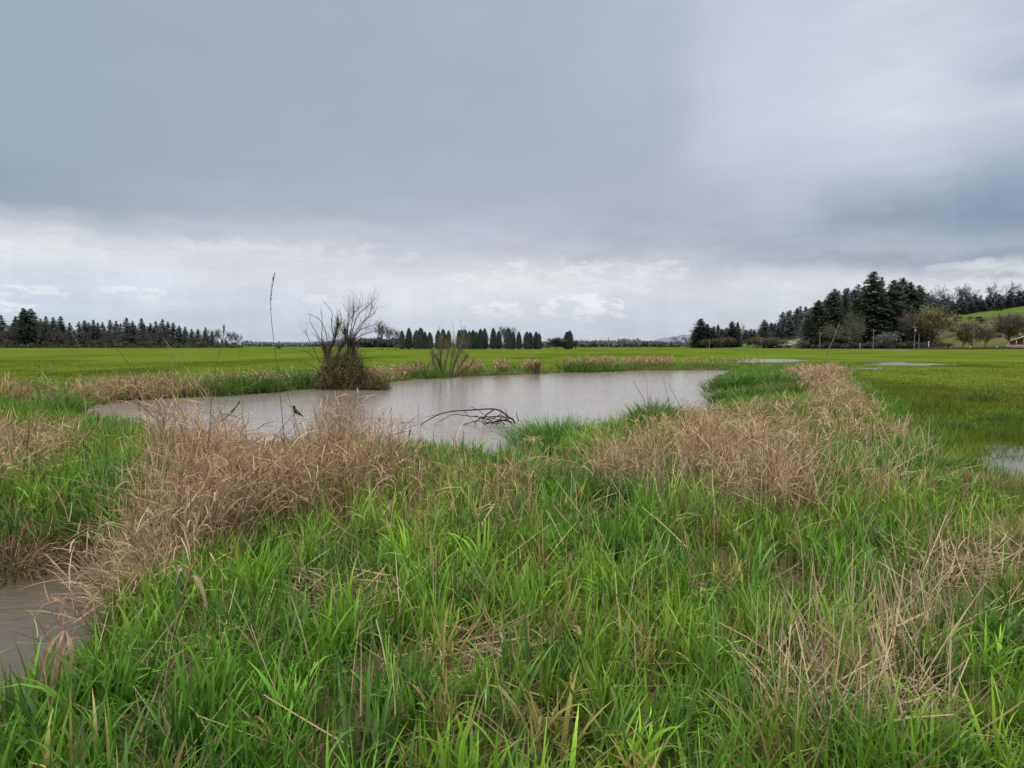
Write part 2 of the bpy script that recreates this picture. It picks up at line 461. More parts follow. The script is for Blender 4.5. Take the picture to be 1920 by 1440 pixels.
neu = N.new('ShaderNodeMixRGB'); Lk.new(wmr(EL, math.radians(30), math.radians(48)), neu.inputs[0]); Lk.new(mix2.outputs[0], neu.inputs[1]); neu.inputs[2].default_value = (.435, .43, .42, 1)
scl = N.new("ShaderNodeVectorMath"); scl.operation = 'SCALE'; Lk.new(neu.outputs[0], scl.inputs[0]); Lk.new(wm('MULTIPLY', zen, 10.05), scl.inputs["Scale"])
sky = N.new("ShaderNodeTexSky"); sky.sky_type = 'NISHITA'; sky.sun_disc = False; sky.sun_elevation = SUN_EL; sky.sun_rotation = SUN_AZ
mx3 = N.new("ShaderNodeMixRGB"); mx3.inputs[0].default_value = .97; Lk.new(sky.outputs[0], mx3.inputs[1]); Lk.new(scl.outputs[0], mx3.inputs[2])
bg = N.new("ShaderNodeBackground"); bg.inputs[1].default_value = .1; Lk.new(mx3.outputs[0], bg.inputs[0])
wo = N.new("ShaderNodeOutputWorld"); Lk.new(bg.outputs[0], wo.inputs[0])
sl = bpy.data.lights.new("sun", 'SUN'); sl.energy = 1.5; sl.angle = math.radians(12); sl.color = (1, .96, .9)
so = bpy.data.objects.new("sun", sl); C.objects.link(so)
sd = Vector((math.sin(SUN_AZ) * math.cos(SUN_EL), math.cos(SUN_AZ) * math.cos(SUN_EL), math.sin(SUN_EL)))
so.rotation_euler = sd.to_track_quat('Z', 'Y').to_euler(); so.location = (0, -20, 40)
scene.view_settings.view_transform = 'Standard'; scene.view_settings.look = 'None'; scene.view_settings.exposure = 0
scene.render.engine = 'CYCLES'
scene.cycles.max_bounces = 6; scene.cycles.diffuse_bounces = 3; scene.cycles.transmission_bounces = 4; scene.cycles.glossy_bounces = 2
scene.cycles.caustics_reflective = False; scene.cycles.caustics_refractive = False

# ------------------------------------------------------------------ ground zones
NEAR = GP([(-900, 1700), (-900, 760), (0, 766), (200, 752), (600, 725), (1000, 700), (1390, 688), (1480, 684), (1585, 680), (1625, 725), (1672, 770), (1712, 815), (1760, 860), (1830, 905), (1960, 985), (2300, 1150), (2700, 1700)])


def zone(x, y):
    n = smoothstep(.5, -.5, sdf(x, y, NEAR)); e = 2.6 + 2.2 * (fbm(x, y, 4.5, 71) - .5) * 2
    f = smoothstep(e + .7, e - .4, sdf(x, y, POND)) * (1 - n)
    return n, f


LIME = np.array([.090, .128, .015]); OLIVE = np.array([.104, .124, .018]); THATCH = np.array([.085, .062, .034]); MUD = np.array([.045, .035, .024]); FARG = np.array([.072, .125, .024])


def field_colour(x, y):
    px = 960 + F * x / np.maximum(y, 1)
    o = smoothstep(1500, 1850, px) * smoothstep(60, 36, y) * smoothstep(12, 20, y) * smoothstep(.4, .65, fbm(x, y, 14, 21)) * .8
    o = np.maximum(o, .55 * smoothstep(70, 300, y) * smoothstep(900, 1900, px))
    c = LIME * (1 - o)[..., None] + OLIVE * o[..., None]
    dark = smoothstep(.45, .75, fbm(x, y * .45, 7, 31)) * .32 + (fbm(x, y * .6, 2.2, 33) - .5) * .22 * smoothstep(90, 40, y)
    far = smoothstep(180, 460, y)[..., None] * .45
    c = c * (1 - dark)[..., None]
    return c * (1 - far) + np.array([.071, .106, .020]) * far


def axis(parts):
    out = []
    for a, b, s in parts: out.append(np.arange(a, b, s))
    return np.concatenate(out)


ys = np.concatenate([axis([(-40, -4, 4), (-4, 2, .5), (2, 22, .2), (22, 80, .6), (80, 300, 5)]), np.geomspace(300, 9000, 40)])
xp = np.concatenate([axis([(0, 12, .22), (12, 60, .6), (60, 300, 6)]), np.geomspace(300, 9000, 24)])
xs = np.concatenate([-xp[:0:-1], xp])
X, Y = np.meshgrid(xs, ys); W = wet(X, Y); Z = height(X, Y, W); Z = np.where(Y > 500, -.2, Z)
zn, zf = zone(X, Y); fc = field_colour(X, Y); tz = np.maximum(zn, zf * .8)[..., None]
th = THATCH * (.7 + .6 * fbm(X, Y, .8, 5))[..., None]
gc = fc * (1 - tz) + th * tz
mudk = smoothstep(.35, .0, np.minimum(W, pud(X, Y) * .3))[..., None]; gc = gc * (1 - mudk) + MUD * mudk
nx, ny = len(xs), len(ys)
ii = (np.arange(ny - 1) * nx)[:, None] + np.arange(nx - 1)[None]
GQ = np.stack([ii, ii + 1, ii + nx + 1, ii + nx], -1).reshape(-1, 4)
g = np_mesh("ground", np.stack([X, Y, Z], -1), GQ, M_GROUND, None, gc.reshape(-1, 3)); tag(g, kind="structure")


def sheet(name, poly, z, mat, grow):
    a = np.array(poly); c = a.mean(0)
    lo = a.min(0) - grow; hi = a.max(0) + grow
    o = np_mesh(name, [[lo[0], lo[1], z], [hi[0], lo[1], z], [hi[0], hi[1], z], [lo[0], hi[1], z]], [[0, 1, 2, 3]], mat)
    tag(o, kind="structure"); return o


sheet("pond_water", POND, WL, M_WATER, .5)
sheet("ditch_water", DITCH, WL, M_DITCH, .3)
for p in PUDS: sheet("puddle_water", p, PUD_Z, M_PUDDLE, .6)

# ------------------------------------------------------------------ hills on the right and far away
HC = [1300, 1400, 1480, 1560, 1680, 1740, 1770, 1800, 1860, 1920, 2200, 2700]
HR = [322, 345, 375, 400, 430, 470, 540, 640, 900]
HT = {1300: [-.4, -.3, -.2, 0, .2, .4, 0, -2, -9], 1400: [-.4, -.2, .4, 1, 2, 3, 4, 2, -9], 1480: [-.4, .0, 1.4, 2.6, 5, 8, 12, 14, 8], 1560: [-.4, .5, 3, 5, 9, 15, 24, 30, 30],
      1680: [-.4, .2, 1, 3, 10, 18, 30, 40, 40], 1740: [-.4, .0, 2, 6, 12, 19, 30, 40, 42], 1770: [-.4, .6, 6, 12, 16, 20, 29, 40, 44], 1800: [-.4, 1.5, 9.5, 14.6, 18, 21.5, 29, 40, 46], 1860: [-.4, 2.0, 10, 15, 20, 24.5, 31, 42, 48],
      1920: [-.4, 2.0, 9.5, 15, 22, 27, 34, 44, 50], 2200: [-.4, 2, 10, 16, 25, 34, 44, 54, 60], 2700: [-.4, 2, 10, 16, 25, 34, 44, 54, 60]}
HTab = np.array([HT[c] for c in HC], float)


def hill(x, y):
    x = np.asarray(x, float); y = np.asarray(y, float)
    px = 960 + F * x / y
    ci = np.clip(np.searchsorted(HC, px) - 1, 0, len(HC) - 2); ri = np.clip(np.searchsorted(HR, y) - 1, 0, len(HR) - 2)
    hc = np.array(HC); hr = np.array(HR)
    fx = np.clip((px - hc[ci]) / (hc[ci + 1] - hc[ci]), 0, 1); fy = np.clip((y - hr[ri]) / (hr[ri + 1] - hr[ri]), 0, 1)
    return (HTab[ci, ri] * (1 - fx) + HTab[ci + 1, ri] * fx) * (1 - fy) + (HTab[ci, ri + 1] * (1 - fx) + HTab[ci + 1, ri + 1] * fx) * fy


pxs = np.linspace(1300, 2700, 240); dds = np.concatenate([np.linspace(322, 480, 70), np.linspace(484, 900, 40)])
PX, DD = np.meshgrid(pxs, dds); HX = (PX - 960) / F * DD; HZ = hill(HX, DD)
sm = lambda a: (a + np.roll(a, 1, 0) + np.roll(a, -1, 0) + np.roll(a, 1, 1) + np.roll(a, -1, 1)) / 5
HZs = HZ.copy()
for _ in range(3):
    t = sm(HZs); HZs[2:-2, 2:-2] = t[2:-2, 2:-2]
HZs += (fbm(HX, DD, 12, 41) - .5) * 1.2 * (HZs > .6)
GF = np.array([.075, .120, .024]); BR = np.array([.075, .086, .032]); BR2 = np.array([.092, .076, .044])
gf = smoothstep(424, 436, DD + (PX - 1860) * -.10) * smoothstep(1765, 1800, PX)
gf = np.maximum(gf, smoothstep(1440, 1400, PX))
nb = smoothstep(.4, .65, fbm(HX, DD, 9, 43))
hcol = (BR * (1 - nb)[..., None] + BR2 * nb[..., None]) * (.75 + .5 * fbm(HX, DD, 4, 44))[..., None]
lowg = smoothstep(352, 330, DD); hcol = hcol * (1 - lowg)[..., None] + GF * .9 * lowg[..., None]
hcol = hcol * (1 - gf)[..., None] + GF * gf[..., None]
nx, ny = len(pxs), len(dds); ii = (np.arange(ny - 1) * nx)[:, None] + np.arange(nx - 1)[None]
HQ = np.stack([ii, ii + 1, ii + nx + 1, ii + nx], -1).reshape(-1, 4)
h = np_mesh("hillside", np.stack([HX, DD, HZs], -1), HQ, M_GROUND, None, hcol.reshape(-1, 3)); tag(h, kind="structure")


def ridge(name, prof, depth, col, back=600):
    """a long far hill whose crest follows prof"""
    pp = np.array(prof, float); xx = np.linspace(pp[0, 0], pp[-1, 0], 160); yy = np.interp(xx, pp[:, 0], pp[:, 1])
    rows = []
    for f, dd in ((0, 0), (.35, .25), (.75, .6), (1, 1), (.6, 1.6)):
        d = depth + back * dd; top = CAM_Z + (HORIZON - yy) * depth / F * (1 + back / depth)
        zz = -1 + (top + 1) * f + (fbm(xx, xx * 0 + dd * 9, 6, 61) - .5) * depth * .0022 * (f > 0)
        rows.append(np.stack([(xx - 960) / F * (depth + back * dd), np.full_like(xx, d), zz], -1))
    Vv = np.array(rows); n = len(xx); i2 = (np.arange(4) * n)[:, None] + np.arange(n - 1)[None]
    o = np_mesh(name, Vv, np.stack([i2, i2 + 1, i2 + n + 1, i2 + n], -1).reshape(-1, 4), M_GROUND, None, np.broadcast_to(np.array(col), (Vv.size // 3, 3)))
    tag(o, kind="structure")


ridge("far_hills", [(1180, 648), (1215, 640), (1240, 634), (1275, 629), (1310, 627), (1350, 622), (1420, 616), (1480, 612), (1600, 606), (1750, 612)], 3800, (.165, .185, .215))  # both far hills: air haze put into the grey-blue base colour
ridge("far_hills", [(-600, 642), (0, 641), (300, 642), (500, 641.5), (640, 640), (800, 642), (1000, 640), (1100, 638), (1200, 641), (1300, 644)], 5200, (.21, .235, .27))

# ------------------------------------------------------------------ tree prototypes
def conifer(seed, H=20.0, Rm=4.2, dens=1.0, ragged=.3, base=.06, col=(.030, .045, .028)):
    rg = np.random.default_rng(seed)
    tr = Acc(); tube_path(tr, [[0, 0, -.6], [0, 0, H * .3], [.1, 0, H * .7], [0, .1, H * .99]], [.36, .28, .14, .02], (.06, .05, .042), 6)
    cr = Acc(); nb = int(230 * dens)
    t = base + (1 - base) * np.sort(rg.random(nb)) ** .92
    prof = (1 - t) ** .72 * (1 - np.exp(-(t + .12) * 7)) + .03
    gap = .62 + .16 * np.sin(t * 47 + rg.random() * 6) * ragged + ragged * rg.normal(size=nb) * .6
    bl = Rm * prof * np.clip(gap + .45, .35, 1.35)
    az = rg.random(nb) * 2 * PI; asym = 1 + .25 * np.cos(az - rg.random() * 6); bl = bl * asym
    droop = 1.35 + .35 * (1 - t) + rg.normal(size=nb) * .12
    m = 16; s = (np.arange(m) + .6) / m
    p = np.zeros((nb, m, 3)); th = droop[:, None] - .5 * s[None] * (t[:, None] > .6)
    rad = bl[:, None] * s[None]
    p[..., 0] = rad * np.cos(az)[:, None]; p[..., 1] = rad * np.sin(az)[:, None]
    p[..., 2] = (t * H)[:, None] - rad * np.tan(np.clip(droop - PI / 2, -.3, .5))[:, None] - .06 * rad ** 1.6
    p += rg.normal(size=p.shape) * np.array([.22, .22, .14])
    q = p.reshape(-1, 3); n = len(q); a2 = np.repeat(az, m) + rg.normal(size=n) * .9
    sz = np.repeat(np.clip(bl * .34, .42, .95), m) * rg.uniform(.7, 1.35, n)
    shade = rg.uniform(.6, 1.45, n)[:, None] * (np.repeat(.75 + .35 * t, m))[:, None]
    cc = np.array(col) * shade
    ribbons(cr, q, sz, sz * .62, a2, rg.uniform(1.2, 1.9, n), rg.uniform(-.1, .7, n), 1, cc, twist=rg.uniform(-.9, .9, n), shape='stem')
    tpz = np.array([[0, 0, H * .97]] * 6) + rg.normal(size=(6, 3)) * .06
    ribbons(cr, tpz, .9, .3, rg.random(6) * 6.3, .25, .2, 1, np.array(col), shape='stem')
    return tr, cr


def column_tree(seed, H=8.0, Rm=1.5, col=(.096, .120, .104)):
    rg = np.random.default_rng(seed)
    tr = Acc(); tube_path(tr, [[0, 0, -.4], [0, 0, H * .4], [0, 0, H * .9]], [.2, .15, .03], (.07, .055, .045), 6)
    cr = Acc(); n = 3400
    t = rg.random(n) ** .9; az = rg.random(n) * 2 * PI
    prof = np.minimum(1, (.72 + 1.4 * t)) * (1 - t ** 2.6) ** .75
    lump = 1 + .16 * np.sin(az * 3 + t * 11) + .13 * np.sin(az * 5 - t * 23)
    rr = Rm * prof * lump * (rg.random(n) ** .25) * (1 + .16 * rg.normal(size=n))
    q = np.stack([rr * np.cos(az), rr * np.sin(az), .1 + t * H * .97], -1)
    cc = np.array(col) * rg.uniform(.55, 1.5, n)[:, None]
    ribbons(cr, q, rg.uniform(.28, .62, n), rg.uniform(.14, .26, n), az + rg.normal(size=n) * .5, rg.uniform(.15, .7, n), -.2, 1, cc, twist=rg.uniform(-.8, .8, n), shape='stem')
    return tr, cr


def bare_tree(seed, H=12.0, spread=.9, trunk=.3, depth=6, bark=(.075, .062, .052), twig=(.085, .070, .060), twig_r=.03, stems=1, leaf=None, nleaf=0, fork=.22, leafsize=.3):
    rg = np.random.default_rng(seed); segs = {}; ends = []
    def grow(p, d, L, r, lev):
        steps = 3; q = p
        for i in range(steps):
            d = d + rg.normal(size=3) * .13 + np.array([0, 0, .05 if lev else .12]); d /= np.linalg.norm(d)
            q2 = q + d * L / steps; ra = r * (1 - .28 * i / steps); rb = r * (1 - .28 * (i + 1) / steps)
            segs.setdefault(min(lev, 3), []).append((q, q2, ra, rb)); q = q2
            if lev >= 1 and lev < depth and i < 2 and rg.random() < .75:
                o = rg.normal(size=3); o -= d * (o @ d); o /= np.linalg.norm(o)
                dd = d * .75 + o * spread * .85 + np.array([0, 0, .15]); dd /= np.linalg.norm(dd)
                grow(q, dd, L * rg.uniform(.5, .72), max(rb * .5, twig_r * .6), lev + 2)
        if lev < depth:
            nb = 3 if lev < 2 else 2
            for k in range(nb):
                o = rg.normal(size=3); o -= d * (o @ d); o /= np.linalg.norm(o)
                dd = d + o * spread * rg.uniform(.45, .9); dd /= np.linalg.norm(dd)
                grow(q, dd, L * rg.uniform(.62, .84), max(r * .58, twig_r * .6), lev + 1)
        else: ends.append(q)
    for k in range(stems):
        a = rg.random() * 6.3; lean = 0 if stems == 1 else rg.uniform(.15, .6)
        grow(np.array([.0, .0, -.3]), np.array([lean * math.cos(a), lean * math.sin(a), 1.0]), H * fork, trunk / (1 if stems == 1 else 1.6), 0)
    allp = np.array([s[1] for v in segs.values() for s in v]); k = H / max(allp[:, 2].max(), .1)
    tr, cr = Acc(), Acc()
    for lev, v in segs.items():
        a = np.array([s[0] for s in v]) * k; b = np.array([s[1] for s in v]) * k; r0 = np.array([s[2] for s in v]); r1 = np.array([s[3] for s in v])
        n = len(v)
        if lev <= 1: tubes(tr, a, b, r0, r1, bark, 6)
        else: tubes(cr, a, b, np.maximum(r0, twig_r), np.maximum(r1, twig_r * .7), np.array(twig) * rg.uniform(.7, 1.35, n)[:, None], 3)
    if leaf is not None:
        e = np.array(ends) * k; q = e[rg.integers(0, len(e), nleaf)] + rg.normal(size=(nleaf, 3)) * H * .035
        ribbons(cr, q, leafsize * rg.uniform(.6, 1.4, nleaf), leafsize * .5, rg.random(nleaf) * 6.3, rg.uniform(.3, 2.4, nleaf), .3, 1, np.array(leaf) * rg.uniform(.6, 1.4, nleaf)[:, None], shape='stem')
    return tr, cr


PROTO = {}


def proto(key, name, accs, twigmat=M_TWIG):
    root = empty(name, (0, 0, 0))
    accs[0].build("trunk", M_BARK, root); accs[1].build("crown", twigmat, root)
    PROTO[key] = [root, False, max(a[:, 2].max() for a in accs[1].V), name]


def place(key, px, top, base, depth, label, group=None, cat="tree", wide=1.0, rz=None, z=None):
    """set a tree with its foot at px and its top at picture height top; depth in metres"""
    root, used, H, nm = PROTO[key]
    b = P(px, base, depth); zb = b[2] if z is None else z
    tz = P(px, top, depth)[2]; s = (tz - zb) / H
    loc = (b[0], depth, zb); rz = R.random() * 6.28 if rz is None else rz
    sc = (s * wide, s * wide, s)
    if used: o = copy_tree(root, loc, rz, sc)
    else:
        o = root; o.location = tuple(float(v) for v in loc); o.rotation_euler = (0, 0, rz); o.scale = sc; PROTO[key][1] = True
    for k in ("group",):
        if k in o: del o[k]
    return tag(o, label, cat, group)


BLUE = (.040, .056, .050)
for i in range(5): proto(("left", i), "conifer_tree", conifer(100 + i, 20, 5.6 + .7 * (i % 3), 1.25, .3 + .12 * (i % 3), .05 + .05 * (i % 2), (.140, .168, .158)), M_NEEDLE)  # distance haze painted in as a paler, greyer needle colour
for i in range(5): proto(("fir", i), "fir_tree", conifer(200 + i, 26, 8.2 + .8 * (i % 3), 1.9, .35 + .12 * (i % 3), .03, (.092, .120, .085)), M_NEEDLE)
for i in range(3): proto(("ridge", i), "conifer_tree", conifer(300 + i, 18, 5.6, 1.0, .35, .04, (.120, .148, .156)), M_NEEDLE)  # bluish needle colour carries painted haze over the ridge
for i in range(4): proto(("hedge", i), "columnar_evergreen", column_tree(400 + i, 8, 1.45 + .15 * i), M_NEEDLE)
for i in range(3): proto(("bare", i), "bare_tree", bare_tree(500 + i, 12, .8, .26, 6, twig_r=.035))
for i in range(3): proto(("brush", i), "brush_shrub", bare_tree(520 + i, 5, 1.1, .12, 5, (.09, .078, .066), (.105, .09, .074), .03, 5, (.085, .08, .052), 500))
for i in range(2): proto(("oak", i), "bare_oak_tree", bare_tree(540 + i, 13, 1.0, .32, 6, (.06, .05, .045), (.088, .072, .066), .04))
for i in range(2): proto(("tall", i), "bare_poplar_tree", bare_tree(560 + i, 12, .55, .22, 6, (.05, .044, .04), (.07, .064, .055), .028, 2))
proto(("willow", 0), "willow_tree", bare_tree(580, 15, 1.0, .3, 6, (.06, .05, .04), (.13, .115, .065), .035, 3, (.175, .165, .05), 3600, leafsize=.5), M_LEAF)
proto(("grey", 0), "budding_tree", bare_tree(581, 18, .75, .3, 6, (.07, .062, .052), (.125, .115, .09), .035, 2, (.135, .13, .085), 2200, leafsize=.5), M_LEAF)
proto(("grey", 1), "budding_tree", bare_tree(582, 18, .75, .3, 6, (.07, .062, .052), (.125, .115, .09), .035, 2, (.165, .15, .12), 2200, leafsize=.5), M_LEAF)
proto(("blossom", 0), "blossom_tree", bare_tree(583, 7, 1.0, .14, 5, (.08, .07, .06), (.11, .10, .09), .03, 3, (.30, .30, .27), 380, leafsize=.36), M_LEAF)
proto(("yellow", 0), "yellow_budding_tree", bare_tree(584, 7, 1.0, .16, 6, (.05, .043, .036), (.09, .08, .04), .03, 2, (.20, .19, .035), 900, leafsize=.34), M_LEAF)
proto(("red", 0), "russet_bare_tree", bare_tree(585, 10, .9, .2, 6, (.06, .045, .04), (.105, .072, .055), .035, 3, (.115, .075, .05), 1200, leafsize=.35), M_LEAF)
proto(("red", 1), "russet_bare_tree", bare_tree(586, 10, 1.0, .2, 6, (.06, .045, .04), (.095, .072, .056), .035, 3, (.095, .075, .045), 1000, leafsize=.35), M_LEAF)
proto(("round", 0), "round_evergreen", bare_tree(587, 6, 1.1, .18, 6, (.06, .05, .04), (.06, .055, .045), .03, 3, (.060, .075, .034), 2200, leafsize=.42), M_LEAF)

# left wood
def leftskyline(px):
    return np.interp(px, [-250, 0, 40, 62, 90, 140, 210, 250, 290, 330, 365, 400, 430, 455], [600, 602, 585, 582, 600, 602, 606, 604, 602, 609, 613, 617, 622, 630])


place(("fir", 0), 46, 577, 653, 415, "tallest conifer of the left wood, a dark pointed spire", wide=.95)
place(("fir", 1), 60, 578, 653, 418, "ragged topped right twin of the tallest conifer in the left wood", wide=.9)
gl = "conifers massed in the left wood"
lab = "dark conifer massed in the wood along the left horizon"
xx = -60
k = 0
for (px, top) in [(4, 590), (32, 592), (78, 597), (88, 592), (102, 594), (116, 592), (132, 604), (150, 602), (160, 600), (168, 604), (177, 599), (185, 604), (194, 603), (208, 599), (220, 601), (228, 606), (239, 595), (250, 601), (267, 596), (283, 605), (293, 601), (306, 598), (316, 602), (326, 604), (337, 610), (348, 612), (360, 616), (372, 616), (386, 613), (398, 620)]:
    one = {267: "thin ragged spire standing clear above the middle of the left wood", 239: "broad dark conifer, tallest in the middle of the left wood", 4: "dark conifer at the left edge of the picture"}.get(px)
    place(("left", k % 5), px, top, 653, 412 + R.uniform(0, 25), one or lab, None if one else gl, wide=R.uniform(.7, 1.0)); k += 1
for px in list(range(-60, 430, 7)):
    place(("left", k % 5), px + R.uniform(-4, 4), leftskyline(px) + R.uniform(5, 24), 653, 436 + R.uniform(0, 30), lab, gl, wide=R.uniform(1.0, 1.4)); k += 1
for px in range(-30, 400, 19):
    place(("bare", k % 3), px + R.uniform(-8, 8), leftskyline(px) + R.uniform(10, 22), 653, 409 + R.uniform(0, 5), "grey brown leafless tree standing among the conifers of the left wood", "bare trees within the left wood", wide=R.uniform(.8, 1.2)); k += 1
for px in (392, 404, 415, 425, 436, 443, 450):
    place(("bare", k % 3), px, 617 + (px - 392) * .12 + R.uniform(-2, 4), 653, 418, "bare brown tree at the right end of the left wood", "bare trees ending the left wood", wide=.8); k += 1
for px in range(-20, 455, 17):
    place(("brush", k % 3), px + R.uniform(-5, 5), 640 + R.uniform(-6, 5), 653.5, 403 + R.uniform(0, 6), "leafless grey brown brush at the foot of the left wood", "brush along the left wood", "shrub", wide=R.uniform(.9, 1.4)); k += 1

# row of columnar evergreens behind the field
hed = [(754, 619), (767, 614), (781, 618), (789, 614), (797, 621), (806, 622), (822, 618), (831, 616), (841, 619), (861, 618), (866, 617), (872, 617), (880, 620), (887, 618), (893, 621), (901, 616), (909, 615), (925, 614), (935, 620), (953, 614), (962, 621), (973, 621), (988, 621), (994, 622), (1005, 621), (1011, 624), (1063, 621), (1068, 619)]
lone = {754: "left end tree in the row of columnar evergreens behind the field", 1063: "shorter of the lone pair of columnar evergreens right of the row", 1068: "taller of the lone pair of columnar evergreens right of the row", 925: "columnar evergreen right after the widest gap in the row", 1011: "short last columnar evergreen closing the row at its right end", 767: "rounded columnar evergreen, second from the left end of the row"}
for i, (px, top) in enumerate(hed):
    place(("hedge", i % 4), px, top, 655, 272 + R.uniform(-4, 4), lone.get(px, "dark columnar evergreen within the row behind the far green field"), None if px in lone else "columnar evergreens in the row", wide=R.uniform(.8, 1.05))
place(("grey", 0), 944, 612, 655, 285, "grey green budding tree rising among the row of columnar evergreens", wide=1.0)
place(("bare", 0), 955, 610, 655, 290, "round headed bare tree topping the row of columnar evergreens", wide=1.1)
place(("round", 0), 1042, 631, 656, 268, "small spreading olive tree between the row and the lone pair", wide=1.3)
place(("brush", 1), 1079, 636, 655, 272, "low round shrub touching the lone pair of columnar evergreens", cat="shrub", wide=1.0)
# bare poplars right of the pond bush
for px, top, lb in [(716, 600, "tallest bare poplar right of the willow bush"), (727, 608, "middle bare poplar of three right of the willow bush"), (741, 613, "shortest bare poplar of three, nearest the evergreen row")]:
    place(("tall", px % 2), px, top, 656, 255, lb, wide=.8)
place(("bare", 1), 561, 644, 653, 420, "tiny lone tree on the horizon left of the willow bush", wide=1.3)
place(("bare", 2), 586, 645, 653, 420, "tiny round tree on the horizon hidden behind the twigs of the willow bush", wide=1.3)
place(("brush", 0), 525, 648, 655, 260, "low dark weed clump in the far green field", cat="shrub", wide=2.4)

# right mid group
for i, (px, top, wd, lb) in enumerate([(1314, 597, 1.1, "tallest spreading fir of the clump left of the hill road"), (1326, 607, .9, "fir just right of the tallest in the clump left of the hill road"), (1338, 611, .8, "short fir closing the clump at its right side"), (1346, 607, .5, "slim pointed fir at the right of the clump"), (1372, 602, .8, "dark fir standing by a grey bare tree"), (1383, 603, .5, "narrow fir touching the grey bare tree"), (1432, 599, .75, "lone dark fir at the left foot of the wooded ridge"), (1302, 620, .9, "low fir at the left side of the clump")]):
    place(("fir", i % 5), px, top, 652, 378 + i * 2, lb, wide=wd * 1.35)
for i, (px, top) in enumerate([(1308, 612), (1320, 616), (1332, 618), (1352, 616), (1362, 614), (1378, 612)]):
    place(("fir", (i + 3) % 5), px, top, 652, 392, "dark fir filling the clump left of the hill road", "inner firs of the clump by the hill road", wide=1.5)
place(("bare", 2), 1270, 627, 652, 372, "rounded grey bare tree at the left end of the right hand clumps", wide=1.3)
place(("bare", 1), 1288, 633, 652, 374, "small grey bare tree just left of the fir clump", wide=1.1)
place(("oak", 0), 1392, 606, 652, 384, "grey bare tree with open crown right of the two firs", wide=.9)
for i, px in enumerate((1325, 1340, 1356, 1366, 1404, 1412, 1420, 1440)):
    place(("brush", i % 3), px, 630 + R.uniform(-4, 6), 652, 366, "grey brown brush at the foot of the firs left of the hill", "brush at the feet of the right firs", "shrub", wide=1.1)

# wooded ridge
def hz(px, d): return float(hill((px - 960) / F * d, d))


i = 0
for px in list(range(1412, 1500, 8)) + list(range(1498, 1640, 9)):
    top = np.interp(px, [1410, 1430, 1450, 1475, 1482, 1500, 1515, 1530, 1560, 1600, 1640], [618, 612, 606, 603, 584, 577, 568, 574, 560, 540, 530]) + R.uniform(-2, 6)
    d = 470 + R.uniform(0, 60)
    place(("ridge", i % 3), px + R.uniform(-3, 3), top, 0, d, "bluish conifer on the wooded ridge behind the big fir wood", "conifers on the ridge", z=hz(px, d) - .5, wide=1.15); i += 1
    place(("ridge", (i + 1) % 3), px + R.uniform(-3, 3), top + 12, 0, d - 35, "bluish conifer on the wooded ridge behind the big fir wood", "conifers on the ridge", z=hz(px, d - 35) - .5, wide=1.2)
for px in range(1392, 1500, 7):
    top = np.interp(px, [1392, 1420, 1450, 1480, 1500], [630, 617, 611, 598, 588]) + R.uniform(-3, 6); d = 455 + R.uniform(0, 20)
    place(("ridge", i % 3), px + R.uniform(-3, 3), top, 0, d, "bluish conifer on the wooded ridge behind the big fir wood", "conifers on the ridge", z=hz(px, d) - .5, wide=1.3); i += 1
for px in list(range(1725, 1960, 9)):
    top = np.interp(px, [1720, 1745, 1765, 1800, 1860, 1920, 1960], [540, 541, 552, 556, 553, 546, 542]) + R.uniform(-3, 6)
    d = 490 + R.uniform(0, 25)
    place(("ridge", i % 3), px + R.uniform(-3, 3), top, 0, d, "dark conifer in the belt above the sloping green field", "conifers of the belt above the slope", z=hz(px, d) - .5, wide=1.35); i += 1
    place(("ridge", (i + 2) % 3), px + R.uniform(-3, 3), top + 9, 0, d - 12, "dark conifer in the belt above the sloping green field", "conifers of the belt above the slope", z=hz(px, d - 12) - .5, wide=1.7)
for px in range(1760, 1945, 11):
    d = 476; place(("brush", i % 3), px, np.interp(px, [1760, 1920], [592, 576]) + R.uniform(-3, 4), 0, d, "dark brush edging the conifer belt above the sloping field", "brush edging the conifer belt", "shrub", z=hz(px, d) - .3, wide=1.2); i += 1
for k2, (px, top, lb) in enumerate([(1776, 533, "leftmost bare oak showing above the conifer belt"), (1816, 532, "bare oak above the belt, left of a close pair"), (1834, 530, "bare oak above the belt with the roundest crown"), (1855, 537, "smallest bare oak above the conifer belt"), (1885, 528, "wide bare oak above the belt near the picture edge"), (1904, 527, "bare oak above the belt at the picture edge")]):
    place(("oak", k2 % 2), px, top, 0, 525, lb, z=hz(px, 525) - 1, wide=.85)

# big fir wood
W_ = [(1634, 508, .95, "tallest fir of the big wood with an open pyramid top"), (1650, 518, .42, "slim pointed fir right beside the tallest of the big wood"), (1688, 520, 1.0, "broad dark fir right of the tallest, crown with two tops"), (1562, 540, 1.0, "ragged fir with gappy top on the left shoulder of the big wood"), (1533, 562, 1.05, "dark fir at the left end of the big wood"), (1583, 548, .5, "narrow fir behind the ragged one in the big wood"), (1672, 524, .9, "fir between the tallest and the broad one"), (1703, 528, .8, "fir on the right shoulder of the big wood"), (1617, 540, .9, "fir left below the tallest of the big wood"), (1602, 548, .5, "small pointed fir left of centre in the big wood"), (1720, 534, .8, "fir at the right end of the big wood behind the willow"), (1514, 588, .95, "low dark fir at the far left of the big wood")]
for i, (px, top, wd, lb) in enumerate(W_): place(("fir", i % 5), px, top, 655, 318 + (i * 7) % 20, lb, wide=wd)
for i, px in enumerate((1512, 1522, 1533, 1545, 1557, 1570, 1582, 1595, 1608, 1625, 1640, 1655, 1668, 1680, 1692, 1706, 1720, 1735)):
    place(("fir", (i + 2) % 5), px, np.interp(px, [1510, 1570, 1650, 1735], [598, 575, 545, 566]) + R.uniform(-5, 8), 655, 345, "dark fir filling the inside of the big wood", "inner firs of the big wood", wide=1.0)
